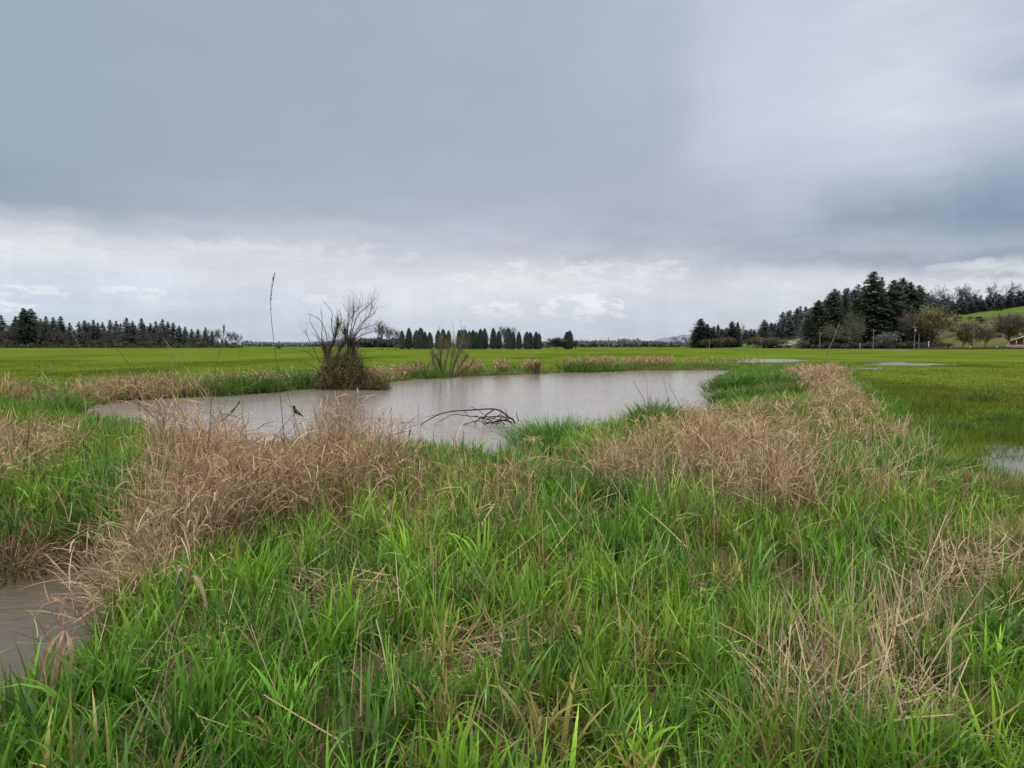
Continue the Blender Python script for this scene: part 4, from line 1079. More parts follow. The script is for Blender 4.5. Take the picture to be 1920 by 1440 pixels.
dz([(170, 1040), (270, 1010), (350, 1080), (330, 1150), (240, 1170), (200, 1110)], 150, .50, .9, 5, 1.0, -2.6)
dz([(240, 960), (420, 960), (400, 1060), (250, 1080)], 150, .6, .5, 4, 1.0, .4)
dz([(420, 885), (580, 880), (760, 885), (800, 905), (420, 905)], 60, .8, .3, 4)
dz([(1085, 930), (1180, 900), (1270, 900), (1260, 950), (1120, 950)], 240, .70, .75, 5, 1.0, 2.8)
dz([(1250, 890), (1400, 885), (1490, 890), (1530, 930), (1500, 980), (1380, 965), (1260, 945)], 150, .74, .22, 4)
dz([(1370, 950), (1510, 945), (1525, 995), (1400, 1000)], 130, .62, .18, 4)
dz([(1170, 860), (1300, 822), (1420, 830), (1500, 870), (1480, 895), (1250, 892)], 75, .62, .3, 4, 1.25)
dz([(1490, 728), (1580, 722), (1625, 780), (1685, 830), (1655, 862), (1530, 868), (1450, 845), (1510, 800), (1540, 760)], 55, .58, .4, 4, 1.7)
dz([(1465, 702), (1568, 694), (1595, 712), (1500, 720)], 26, .65, .35, 4, 3.2)
dz([(1380, 790), (1480, 770), (1530, 800), (1460, 840), (1370, 830)], 25, .5, .35, 4, 1.6)
dz([(770, 920), (1080, 905), (1085, 955), (900, 1000), (790, 1000)], 110, .42, .6, 4)
dz([(700, 880), (900, 890), (900, 930), (720, 930)], 60, .42, .5, 4)
dz([(-300, 860), (60, 840), (130, 870), (100, 940), (-300, 960)], 60, .62, .4, 5, 1.2)
dz([(120, 830), (420, 850), (420, 880), (200, 880), (100, 850)], 20, .6, .5, 4, 1.2)
dz([(-300, 985), (80, 975), (210, 985), (200, 1045), (80, 1040), (-300, 1040)], 70, .55, 1.0, 5, 1.0, -1.6)
dz([(1530, 940), (1690, 905), (1720, 960), (1600, 995)], 60, .6, .6, 2, 1.0, .6)
straws([(1500, 1230), (1780, 1190), (1840, 1440), (1480, 1450)], 330, .42)
straws([(1480, 1330), (1700, 1300), (1760, 1440), (1450, 1450)], 200, .36, .6)
straws([(1560, 1180), (1700, 1170), (1720, 1300), (1580, 1330)], 130, .50, .3)
dz([(560, 1000), (800, 990), (800, 1060), (600, 1085)], 34, .55, .3, 3)
straws([(200, 1200), (620, 1100), (1500, 1100), (1900, 1100), (1920, 1500), (0, 1500)], 26, .40, .5)
straws([(560, 1000), (1000, 960), (1500, 1010), (1900, 990), (1900, 1120), (560, 1120)], 20, .42, .5)
straws([(1000, 1060), (1180, 1040), (1200, 1100), (1000, 1120)], 120, .35, .9)
dz([(1800, 955), (1850, 950), (1860, 975), (1800, 980)], 120, .35, .4, 4)
straws([(1700, 1000), (2000, 1000), (2100, 1250), (1700, 1280)], 55, .42, .5)
straws([(690, 890), (1100, 880), (1500, 1000), (1100, 1020), (700, 1020)], 70, .42, .7)
straws([(1480, 860), (1720, 830), (1780, 930), (1560, 990)], 60, .5, .6)
straws([(180, 930), (420, 900), (480, 1060), (200, 1120)], 70, .6, .7)
straws([(1080, 870), (1500, 870), (1540, 1010), (1090, 960)], 60, .65, .5)
dz([(1240, 815), (1340, 795), (1420, 780), (1440, 830), (1260, 850)], 45, .5, .35, 4, 1.3)
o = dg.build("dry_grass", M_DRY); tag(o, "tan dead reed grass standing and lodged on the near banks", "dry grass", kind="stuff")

# far bank: green and tan fringe
fb = Acc()
def shore(px0, px1, n, o0, o1):
    """random points on the far bank, o0 to o1 metres behind the water's edge"""
    px = R.uniform(px0, px1, n); py = np.interp(px, [p[0] for p in FAR_SHORE], [p[1] for p in FAR_SHORE]) + np.where(px < 20, (20 - px) * .03, 0)
    q = np.array([G(a_, b_, WL) for a_, b_ in zip(px, py)]); o_ = R.uniform(o0, o1, n)
    k_ = 1 + o_ / q[:, 1]
    return q[:, 0] * k_, q[:, 1] * k_
for px0, px1, n_, o0, o1, hh_, lean_, ws_ in [(-500, 420, 800, .1, 2.6, .65, .5, 2.2), (150, 340, 420, .1, 1.5, .75, .5, 2.2), (-100, 60, 250, .2, 1.6, .75, .5, 2.2), (20, 400, 420, .0, .7, .5, .9, 2.0), (400, 600, 260, .6, 3, .6, .4, 2.8), (690, 800, 260, .5, 3, .7, .4, 3.4), (860, 905, 160, .6, 3, .7, .4, 3.6), (928, 952, 150, .8, 2.5, .7, .35, 3.6), (980, 1010, 120, .8, 3, .7, .4, 4), (1050, 1260, 420, 1.0, 4, .75, .4, 4.4), (1100, 1150, 220, 1.0, 3.5, .75, .4, 4.4), (1195, 1260, 240, 1.5, 4, .75, .4, 4.6), (1280, 1420, 160, 1, 5, .6, .4, 4.6)]:
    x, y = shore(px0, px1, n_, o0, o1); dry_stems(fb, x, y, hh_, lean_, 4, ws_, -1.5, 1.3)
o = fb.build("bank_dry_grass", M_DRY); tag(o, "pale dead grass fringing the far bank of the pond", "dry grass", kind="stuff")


def tussock(px, py, rad, n, h, label, cols, w=.012, droop=.9, group=None, z=None, cat="grass tussock", name="grass_tussock", mat=None, mound=.0):
    b = G(px, py, WL + .15)
    if b[1] > 24 and px < 1250:
        for _ in range(60):
            if float(wet(np.array([b[0]]), np.array([b[1]]))[0]) > rad * .45: break
            b = b * np.array([1.008, 1.008, 1])
    a = Acc(); r = rad * np.sqrt(R.random(n)); t = R.random(n) * 6.283
    x = b[0] + r * np.cos(t); y = b[1] + r * np.sin(t); z0 = np.maximum(height(x, y), WL - .02) + mound * (1 - (r / rad) ** 2)
    c = np.array(cols)[R.integers(0, len(cols), n)] * R.uniform(.6, 1.35, (n, 1))
    ribbons(a, np.stack([x, y, z0 - .03], -1), h * R.uniform(.5, 1.2, n), w * R.uniform(.6, 1.3, n), np.where(R.random(n) < .75, t, R.random(n) * 6.3), np.abs(R.normal(.15, .2, n)) + .35 * r / rad, np.abs(R.normal(droop, .5, n)), 4, c * .8, c * 1.15, R.normal(0, .7, n), wig=.3)
    org = (float(b[0]), float(b[1]), float(WL)); o = a.build(name, mat or M_GRASS, None, True, org); return tag(o, label, cat, group)


GC = [(.085, .21, .022), (.10, .23, .03), (.15, .26, .035), (.08, .18, .04)]
DK = [(.055, .12, .018), (.075, .15, .024), (.10, .155, .03)]
DR = [(.36, .235, .15), (.42, .31, .19), (.24, .16, .10)]
tussock(1045, 822, .95, 1700, .62, "green grass tussock jutting into the pond beside the dead branches", GC, .014, mound=.12)
tussock(1105, 832, .55, 700, .42, "low green end of grass behind the jutting tussock", GC, .014)
tussock(1210, 806, .8, 1100, .55, "round green tussock on the pond edge above the dry reeds", GC + [(.16, .19, .05)], .016, mound=.1)
tussock(1385, 746, 1.1, 800, .55, "leafy tussock at the right end of the pond's near shore", GC + DK, .026, mound=.15)
tussock(1378, 728, 1.3, 800, .65, "tall green tussock on the point at the pond's right end", GC + DK, .03, mound=.2)
tussock(1430, 724, 1.8, 800, .6, "green tussock mass behind the point at the pond's right end", GC + DK + [(.24, .20, .09)], .03, mound=.1)
tussock(1480, 752, .9, 700, .7, "dark green tussock half hidden in the dry grass strip", DK, .02)
tussock(1838, 764, .45, 420, .38, "dark rush tuft alone in the right hand field", DK, .014, .4)
tussock(1895, 806, .4, 420, .32, "rush tuft standing by the puddle in the right field", DK, .012, .4)
tussock(1780, 826, .5, 420, .28, "small dark grass tuft left of the field puddle", DK, .012, .5)
tussock(1715, 920, .42, 700, .42, "dark bushy tussock right of the lodged pale straws", DK + GC[:1], .011)
tussock(1838, 962, .3, 500, .30, "brown dead tussock beside the field puddle", DR, .01, .6, mat=M_DRY)
tussock(1908, 884, .22, 240, .2, "small sedge tuft inside the field puddle", DK + GC, .01, .5)
tussock(560, 722, 1.1, 700, .9, "dark green tussock on the far bank left of the willow bush", DK + GC, .03)
tussock(485, 734, 1.0, 700, .85, "rounded dark tussock on the far bank between dry fringe and willow", DK, .03)
tussock(410, 741, 1.1, 800, .8, "green tussock on the far bank at the end of the dry fringe", DK + GC, .03)
tussock(85, 770, 1.0, 900, .8, "dark green clump in the dry fringe at the pond's left arm", DK + GC, .024)
tussock(800, 709, 1.3, 420, .7, "green tussock on the far bank beside the small willow", GC + DK, .035)
tussock(1085, 697, 1.6, 500, .9, "green tussock on the far bank beyond the middle of the pond", GC + DK, .05)
tussock(1125, 696, 1.8, 500, .9, "dark tussock on the far bank left of the pale grass", DK + GC, .05)
tussock(210, 1000, .35, 700, .35, "dark green sedge hanging over the head of the ditch", DK + GC, .009, 1.2)
tussock(15, 1040, .42, 700, .40, "rusty sedge tussock overhanging the ditch water", [(.17, .105, .05), (.12, .08, .04), (.09, .10, .03), (.30, .22, .11)], .008, 1.8, mat=M_DRY)
tussock(860, 880, .5, 650, .45, "green tussock at the near pond edge below the branches", GC, .012, .6)
tussock(1000, 868, .35, 420, .4, "bright green tuft where the near shore bends to the jutting tussock", GC, .012, .6)
tussock(1100, 985, .5, 900, .45, "dark green tussock below the leaning brown reeds", [(.065, .15, .024), (.08, .17, .03)], .011, .8)


# ------------------------------------------------------------------ single stalks, placed by their foot and tip
def stalk(pts, d0, d1, r, col, label, head=None, name="reed_stalk", leaves=0, cat="stalk", ground=True):
    n = len(pts); ps = [P(px, py, d0 + (d1 - d0) * i / (n - 1)) for i, (px, py) in enumerate(pts)]
    if ground:
        e = ps[-1].copy(); hz0 = float(height(np.array([e[0]]), np.array([e[1]]))[0])
        if e[2] > hz0: ps.append(np.array([e[0] + (e[0] - ps[-2][0]) * .3, e[1], hz0 - .05]))
    path = smooth_path(ps, 6); org = path[-1]; root = empty(name, org)
    a = Acc(); m = len(path); tube_path(a, path - org, np.linspace(r * .45, r, m), col, 5); a.build("stem", M_DRY, root)
    if head:
        k = max(3, int(m * head)); a = Acc(); q = path[:k] - org; i = R.integers(0, k - 1, 60); f = R.random((60, 1)); p = q[i] * (1 - f) + q[i + 1] * f
        ribbons(a, p, R.uniform(.02, .05, 60), .005, R.random(60) * 6.3, R.uniform(.1, .6, 60), .2, 2, np.array(col) * R.uniform(.6, 1.1, (60, 1)), shape='leaf'); a.build("seed_head", M_DRY, root)
    for _ in range(leaves):
        i = int(R.integers(m // 3, m - 1)); a = Acc()
        ribbons(a, (path[i] - org)[None], R.uniform(.15, .3), .009, R.random() * 6.3, R.uniform(.4, 1), R.uniform(.8, 2), 5, np.array(col) * 1.05, shape='leaf'); a.build("leaf", M_DRY, root)
    return tag(root, label, cat)


TAN = (.36, .26, .165); PALE = (.48, .40, .26); DARK = (.085, .065, .05); GREENY = (.28, .30, .12)
stalk([(515, 515), (508, 556), (509, 600), (516, 660), (527, 760), (538, 880)], 6.6, 6.9, .0042, (.16, .135, .11), "tall thin grass stalk with seed head reaching far above the horizon", .32)
stalk([(323, 664), (324, 720), (328, 800), (334, 895), (336, 960)], 6.6, 6.9, .0085, PALE, "thick pale straw standing upright before the pond's left part")
stalk([(421, 612), (416, 645), (404, 690), (396, 760), (390, 850), (384, 960)], 6.6, 6.9, .0046, (.22, .175, .125), "dark upright stalk with a feathery tip left of the bird", .14)
stalk([(131, 618), (160, 670), (190, 725), (225, 800), (260, 900)], 7.5, 7.8, .0045, GREENY, "slanting greenish straw over the left part of the field")
stalk([(139, 663), (170, 708), (200, 755), (240, 830), (280, 920)], 7.5, 7.8, .0045, GREENY, "lower slanting greenish straw left of the bent dark stalk")
stalk([(305, 633), (335, 672), (365, 715), (395, 770), (430, 860), (450, 930)], 7.2, 7.6, .005, PALE, "slanting pale straw crossing the pond's far bank")
stalk([(217, 650), (235, 675), (250, 700), (258, 740), (265, 800), (275, 900)], 8, 8.2, .005, DARK, "dark bent stalk against the left field")
stalk([(446, 650), (450, 690), (454, 740), (455, 830), (452, 920)], 7.6, 7.8, .004, GREENY, "fine pale stalk right of the feathery one")
stalk([(1574, 605), (1562, 636), (1549, 668), (1530, 720), (1505, 800), (1490, 880)], 9.5, 10, .010, (.30, .32, .15), "broad pale green blade leaning right over the wood")
stalk([(1407, 634), (1422, 672), (1436, 720), (1446, 790), (1450, 860)], 9.5, 9.8, .005, GREENY, "thin stalk left of two leaning before the hill road")
stalk([(1424, 628), (1432, 668), (1442, 715), (1452, 800), (1455, 870)], 9.5, 9.8, .005, GREENY, "thin stalk right of two leaning before the hill road")
stalk([(1208, 665), (1209, 690), (1212, 712), (1215, 760), (1218, 840)], 10, 10.2, .004, GREENY, "fine upright stalk crossing the far shore of the pond")
stalk([(1187, 713), (1197, 732), (1208, 752), (1220, 800), (1228, 860)], 10, 10.2, .005, DARK, "dark thin stalk leaning left over the pond by the round tussock")
stalk([(1254, 720), (1262, 737), (1274, 760), (1290, 810), (1300, 870)], 10, 10.2, .005, DARK, "dark thin stalk leaning left over the pond right of the round tussock")
stalk([(1236, 696), (1246, 718), (1252, 745), (1262, 800), (1270, 860)], 10, 10.2, .004, (.2, .17, .1), "finest stalk between the two dark ones over the pond")
stalk([(868, 1003), (850, 1038), (834, 1072), (815, 1110)], 4.8, 4.9, .008, (.03, .026, .022), "blackish bare twig leaning in the middle of the green grass", name="bare_twig", cat="twig")
stalk([(365, 1157), (420, 1155), (480, 1152), (556, 1147)], 4.0, 4.15, .006, (.42, .37, .19), "straw lying level above the grass at the lower left", ground=False)
stalk([(1140, 1158), (1110, 1215), (1070, 1290), (1020, 1375)], 3.5, 3.3, .006, TAN, "long straw leaning right in the lower middle of the grass")
stalk([(1292, 1199), (1340, 1218), (1390, 1240), (1450, 1275)], 3.6, 3.6, .005, (.45, .38, .18), "yellow straw sloping down to the right in the lower grass", ground=False)
stalk([(1592, 1087), (1570, 1130), (1548, 1180), (1525, 1250)], 4.2, 4.2, .006, TAN, "leaning grey tan straw above the lower right dry patch")
stalk([(1695, 1090), (1680, 1150), (1670, 1200), (1660, 1260)], 4.2, 4.2, .006, TAN, "upright straw at the right of the lower right dry patch", leaves=1)
stalk([(1548, 1235), (1530, 1290), (1505, 1350), (1480, 1420)], 3.3, 3.2, .007, TAN, "stout straw leaning over the lower right dry patch")
stalk([(1075, 975), (1110, 1000), (1150, 1028), (1200, 1062)], 6, 6, .005, PALE, "pale straw fallen down from the brown reeds", ground=False)
stalk([(1250, 930), (1250, 980), (1252, 1060), (1256, 1110)], 6.2, 6.2, .006, (.40, .36, .19), "greenish straw upright before the right hand brown reeds")
stalk([(1690, 870), (1640, 905), (1600, 935), (1575, 960)], 7.5, 7.4, .005, PALE, "lodged pale straw at the right of the brown reeds")
stalk([(1760, 832), (1700, 865), (1650, 900), (1620, 930)], 8, 7.8, .005, PALE, "long pale straw leaning far right by the dark bushy tussock")
stalk([(710, 915), (705, 950), (700, 985), (690, 1030)], 6.5, 6.5, .005, TAN, "pale straw at the right side of the left brown reeds")
stalk([(700, 1240), (696, 1290), (690, 1350), (688, 1430)], 2.9, 2.9, .006, TAN, "short upright straw in the lower grass left of the middle")
stalk([(905, 1260), (890, 1310), (870, 1370), (855, 1440)], 2.85, 2.85, .005, TAN, "short leaning straw in the lowest grass by the middle")
stalk([(255, 1030), (258, 1100), (262, 1180), (262, 1260)], 4.4, 4.4, .005, TAN, "thin straw upright beside the ditch's right bank", leaves=1)
stalk([(322, 860), (320, 960), (312, 1060), (300, 1200)], 4.6, 4.5, .0055, TAN, "long straw upright before the left brown reeds", leaves=1)
stalk([(386, 862), (384, 930), (372, 1010), (345, 1110)], 5.2, 5.1, .006, (.24, .19, .15), "grey upright reed in the left brown reeds below the feathery stalk", leaves=1)
stalk([(530, 1205), (520, 1260), (512, 1320), (505, 1400)], 3.0, 3.0, .006, TAN, "split straw upright in the lower left grass", leaves=1)
# cattail heads at the near shore
stalk([(770, 808), (765, 830), (760, 880), (756, 930)], 9, 9, .006, (.16, .10, .07), "brown spike headed reed at the near shore left of the branches", .3)
stalk([(788, 825), (780, 850), (772, 890), (765, 930)], 9, 9, .006, (.10, .06, .045), "dark leaning spike headed reed beside the brown one", .3)


def px_ribbon(root, name, pts, widths, d, col, mat=M_DRY, tilt=.0):
    """a leaf drawn through points at distance d, broad side mostly to the front"""
    ps = smooth_path([P(px, py, d + dy) for px, py, dy in pts], 5); ww = np.interp(np.linspace(0, 1, len(ps)), np.linspace(0, 1, len(widths)), widths)
    t = np.gradient(ps, axis=0); t /= np.linalg.norm(t, axis=1, keepdims=True)
    f = np.array([.25, -1, .25]); sd_ = np.cross(t, f); sd_ /= np.linalg.norm(sd_, axis=1, keepdims=True)
    tw_ = np.linspace(R.normal(0, .4), R.normal(0, .7), len(ps))[:, None]
    nn = np.cross(sd_, t); sd_, nn = sd_ * np.cos(tw_) + nn * np.sin(tw_), nn * np.cos(tw_) - sd_ * np.sin(tw_)
    org = np.array(root.location); V = []; cc = []; kk = 7; fold = R.normal(0, 1, kk)
    for j_, u_ in enumerate(np.linspace(-.5, .5, kk)):
        rag = 1 + .16 * R.normal(size=len(ps)) * (abs(u_) > .4)
        V.append(ps + sd_ * (ww * u_ * rag)[:, None] + nn * (ww * (.22 * abs(u_) * 2 + .10 * fold[j_]) + .0012 * R.normal(size=len(ps)))[:, None] - org)
        cc.append(np.array(col) * (R.uniform(.62, 1.18) * (1 + .12 * R.normal(size=(len(ps), 1)))))
    V = np.stack(V, 1).reshape(-1, 3); i = (np.arange(len(ps) - 1) * kk)[:, None] + np.arange(kk - 1)[None]
    Q = np.stack([i, i + 1, i + kk + 1, i + kk], -1).reshape(-1, 4)
    return np_mesh(name, V, Q, mat, root, np.stack(cc, 1).reshape(-1, 3))


d = 3.0; b = P(85, 1400, d); b[2] = float(height(np.array([b[0]]), np.array([b[1]]))[0])
wr = empty("withered_reed", b); CURL = (.42, .29, .20)
a = Acc(); tube_path(a, smooth_path([P(122, 1182, d) - b, P(112, 1250, d) - b, P(98, 1330, d) - b, [0, 0, -.05]], 6), .007, (.30, .22, .14), 6); a.build("stem", M_DRY, wr)
px_ribbon(wr, "leaf", [(120, 1186, 0), (106, 1165, -.02), (95, 1142, -.03)], [.008, .012, .003], d, CURL)
px_ribbon(wr, "leaf", [(118, 1184, -.02), (98, 1205, -.06), (82, 1240, -.08), (68, 1300, -.08), (52, 1372, -.06)], [.008, .018, .022, .014, .003], d, CURL)
px_ribbon(wr, "leaf", [(120, 1182, -.01), (112, 1220, -.05), (100, 1280, -.07), (94, 1335, -.07)], [.008, .015, .017, .003], d, (.36, .24, .16))
px_ribbon(wr, "leaf", [(122, 1182, 0), (132, 1205, -.05), (134, 1240, -.06), (127, 1298, -.05)], [.008, .016, .015, .003], d, CURL)
px_ribbon(wr, "leaf", [(119, 1186, -.03), (108, 1212, -.08), (92, 1250, -.10), (80, 1290, -.1)], [.006, .012, .012, .003], d, (.48, .36, .26))
px_ribbon(wr, "leaf", [(123, 1190, 0), (120, 1225, -.05), (112, 1262, -.06)], [.01, .018, .004], d, (.34, .23, .15))
px_ribbon(wr, "leaf", [(96, 1118, 0), (108, 1120, -.02), (124, 1133, -.02)], [.008, .025, .006], d + .1, CURL)
px_ribbon(wr, "leaf", [(88, 1320, 0), (50, 1325, -.04), (25, 1350, -.05), (18, 1390, -.05)], [.006, .012, .012, .003], d, CURL)
tag(wr, "withered reed with drooping curled tan leaves beside the ditch", "reed")
d = 3.7; b = P(300, 1370, d); b[2] = float(height(np.array([b[0]]), np.array([b[1]]))[0])
br_ = empty("bent_reed", b)
a = Acc(); tube_path(a, smooth_path([P(356, 1070, d) - b, P(345, 1110, d) - b, P(322, 1210, d) - b, P(308, 1300, d) - b, [0, 0, -.05]], 6), .006, (.38, .30, .17), 6); a.build("stem", M_DRY, br_)
px_ribbon(br_, "leaf", [(350, 1075, 0), (340, 1062, -.03), (332, 1075, -.05), (330, 1095, -.05)], [.02, .025, .02, .006], d, PALE)
px_ribbon(br_, "leaf", [(352, 1086, 0), (366, 1080, -.04), (380, 1105, -.06), (389, 1145, -.06)], [.012, .028, .032, .006], d, (.46, .36, .24))
px_ribbon(br_, "leaf", [(336, 1150, 0), (332, 1110, -.03), (338, 1068, -.03)], [.016, .03, .006], d, (.13, .26, .07), M_GRASS)
px_ribbon(br_, "leaf", [(352, 1080, 0), (360, 1060, 0), (371, 1045, -.02)], [.012, .016, .004], d, (.42, .27, .12))
tag(br_, "bent reed with a folded pale leaf right of the ditch", "reed")


# ------------------------------------------------------------------ willow bush standing at the far bank
def pxb(acc, pts, depth, r0, r1, col, org, jit=.25, k=5):
    n = len(pts); dy = np.cumsum(R.normal(0, jit, n)) * .6
    ps = smooth_path([P(px, py, depth + dy[i]) for i, (px, py) in enumerate(pts)], 5)
    tube_path(acc, ps - org, np.linspace(r0, r1, len(ps)), np.asarray(col), k); return ps


def twigs_on(acc, paths, n, L, w, col, org, up=.6, curl=.5, outward=None):
    base = []; az = []; t0 = []
    for _ in range(n):
        p = paths[R.integers(0, len(paths))]; i = R.integers(len(p) // 4, len(p) - 1); base.append(p[i] - org); dv = p[i + 1] - p[i]; dv = dv / (np.linalg.norm(dv) + 1e-9)
        a = math.atan2(dv[1], dv[0]) + R.normal(0, .9); az.append(a); t0.append(math.acos(np.clip(dv[2], -1, 1)) + R.normal(0, .5))
    c = np.array(col) * R.uniform(.6, 1.4, (n, 1))
    return ribbons(acc, np.array(base), L * R.uniform(.4, 1.3, n), w, np.array(az), np.array(t0), R.normal(-.25, curl, n), 4, c, None, R.normal(0, 1, n), shape='stem', power=1.0, wig=.4)


BD = 32.0; b0 = P(640, 730, BD); org = np.array([b0[0], BD, WL]); wb = empty("willow_bush", org)
BK = (.07, .056, .042)
tk = Acc(); paths = []
main = [[(612, 730), (612, 700), (611, 672), (606, 652)], [(616, 730), (614, 690), (618, 660), (627, 640), (631, 622), (636, 607)], [(630, 730), (640, 700), (651, 676), (653, 655), (652, 640)],
        [(692, 712), (678, 692), (666, 668), (660, 648), (656, 641)], [(640, 730), (646, 690), (662, 668), (659, 645)], [(622, 728), (628, 690), (636, 660), (648, 640), (645, 622)]]
for q in main: paths.append(pxb(tk, q, BD, .048, .026, BK, org, .2, 6))
tk.build("trunk", M_BARK, wb)
bc = Acc(); fan = [[(655, 643), (663, 612), (672, 590), (687, 576), (704, 560)], [(656, 643), (668, 620), (680, 604), (692, 592), (699, 573)], [(657, 643), (672, 622), (685, 600), (700, 590), (706, 577)], [(655, 641), (664, 630), (676, 618), (692, 612), (706, 607)],
      [(657, 641), (672, 632), (686, 626), (704, 621), (711, 622)], [(655, 640), (660, 605), (663, 590), (662, 577)], [(652, 641), (652, 616), (657, 600), (667, 583), (681, 572)], [(648, 640), (650, 620), (653, 600), (656, 585)],
      [(606, 652), (603, 640), (604, 610), (603, 590)], [(612, 672), (612, 630), (600, 600), (576, 587)], [(606, 655), (598, 640), (590, 626)], [(600, 680), (588, 655), (577, 632), (569, 618)],
      [(628, 640), (622, 610), (622, 585), (607, 566)], [(632, 628), (640, 600), (636, 580)], [(600, 700), (592, 690), (580, 684), (562, 676), (552, 674)], [(604, 706), (590, 696), (570, 694), (556, 697)], [(668, 672), (690, 671), (708, 670)], [(690, 705), (700, 694), (710, 684)],
      [(590, 670), (575, 660), (560, 656)], [(612, 650), (603, 640), (585, 610), (580, 598)], [(666, 668), (672, 690), (686, 705), (700, 716)], [(660, 650), (672, 676), (684, 700), (694, 716)]]
fp = [pxb(bc, q, BD, .024, .007, (.07, .058, .048), org, .25, 5) for q in fan]
bc.build("branches", M_TWIG, wb)
tw = Acc()
twigs_on(tw, fp[:8], 260, .85, .012, (.075, .064, .054), org, curl=.5)
twigs_on(tw, fp[8:], 110, .6, .013, (.06, .05, .04), org)
twigs_on(tw, paths[1:2] + paths[5:6], 420, .5, .017, (.095, .085, .05), org, curl=.5)
twigs_on(tw, paths, 900, .75, .02, (.09, .075, .046), org)
tw.build("twigs", M_TWIG, wb)
lo = Acc(); n = 8000
u = R.random(n); pxx = 598 + 128 * u ** 1.05; pyt = np.interp(pxx, [598, 612, 640, 665, 690, 726], [705, 668, 664, 668, 698, 722])
pyy = pyt + (729 - pyt) * R.random(n) ** .8; dd = BD + R.normal(0, .55, n)
q = np.array([P(a_, b_, c_) for a_, b_, c_ in zip(pxx, pyy, dd)]) - org
lc = np.where(R.random((n, 1)) < .5, np.array([.115, .10, .036]), np.array([.085, .062, .038])) * R.uniform(.5, 1.5, (n, 1))
ribbons(lo, q, R.uniform(.2, .55, n), .018, R.random(n) * 6.3, R.uniform(.3, 2.6, n), R.normal(.3, .6, n), 3, lc, None, R.normal(0, 1, n), shape='stem', wig=.5)
lo.build("hanging_twigs", M_TWIG, wb)
tag(wb, "big tangled leafless willow bush standing in water at the far bank", "bush")

SD = 43.0; b0 = P(838, 709, SD); org = np.array([b0[0], SD, WL]); sb = empty("willow_sapling", org); st_ = Acc(); sp = []
for q in [[(832, 710), (826, 690), (821, 676), (815, 668)], [(834, 710), (828, 688), (826, 668), (829, 655), (828, 640)], [(836, 710), (834, 690), (838, 670), (842, 650)], [(846, 710), (850, 690), (856, 675), (862, 655), (868, 645)], [(848, 710), (858, 695), (868, 680), (876, 668)], [(850, 710), (864, 698), (878, 688), (890, 680)], [(842, 710), (846, 680), (850, 660), (850, 640)], [(830, 710), (820, 694), (812, 680), (810, 660)], [(844, 710), (852, 680), (866, 660), (870, 640), (869, 628)]]:
    sp.append(pxb(st_, q, SD, .034, .010, (.07, .058, .044), org, .2, 5))
st_.build("stems", M_BARK, sb)
a = Acc(); hi = []
for q in [[(826, 668), (822, 640), (824, 612)], [(850, 640), (851, 620), (847, 603)], [(864, 655), (866, 620), (863, 600)], [(815, 668), (798, 652), (790, 637)], [(842, 650), (846, 630), (844, 618)]]:
    hi.append(pxb(a, q, SD, .016, .006, (.085, .075, .06), org, .2, 4))
twigs_on(a, sp, 900, .8, .015, (.18, .16, .085), org, curl=.4); twigs_on(a, sp, 450, .65, .016, (.13, .105, .075), org, curl=.4); twigs_on(a, hi, 30, .3, .012, (.12, .12, .06), org)
a.build("twigs", M_TWIG, sb)
tag(sb, "young leafless willow sapling fanning up at the far shore", "bush")


def low_shrub(px, py, d, wpx, hpx, label, col):
    b0 = P(px, py, d); org = np.array([b0[0], d, WL]); root = empty("waterside_shrub", org); a = Acc(); sps = []
    for _ in range(9):
        x0 = px + R.uniform(-.25, .25) * wpx; x1 = px + R.uniform(-.6, .6) * wpx; sps.append(pxb(a, [(x0, py), ((x0 + x1) / 2, py - hpx * .5), (x1, py - hpx * R.uniform(.6, 1.1))], d, .03, .01, col, org, .2, 4))
    a.build("stems", M_BARK, root); a = Acc(); twigs_on(a, sps, 220, .5, .02, col, org); a.build("twigs", M_TWIG, root); return tag(root, label, "shrub")
low_shrub(1005, 702, 47, 36, 20, "low dark waterside shrub on the far shore right of the sapling", (.085, .065, .05))
low_shrub(790, 708, 43.5, 30, 26, "thin bare shrub just left of the willow sapling", (.085, .07, .05))

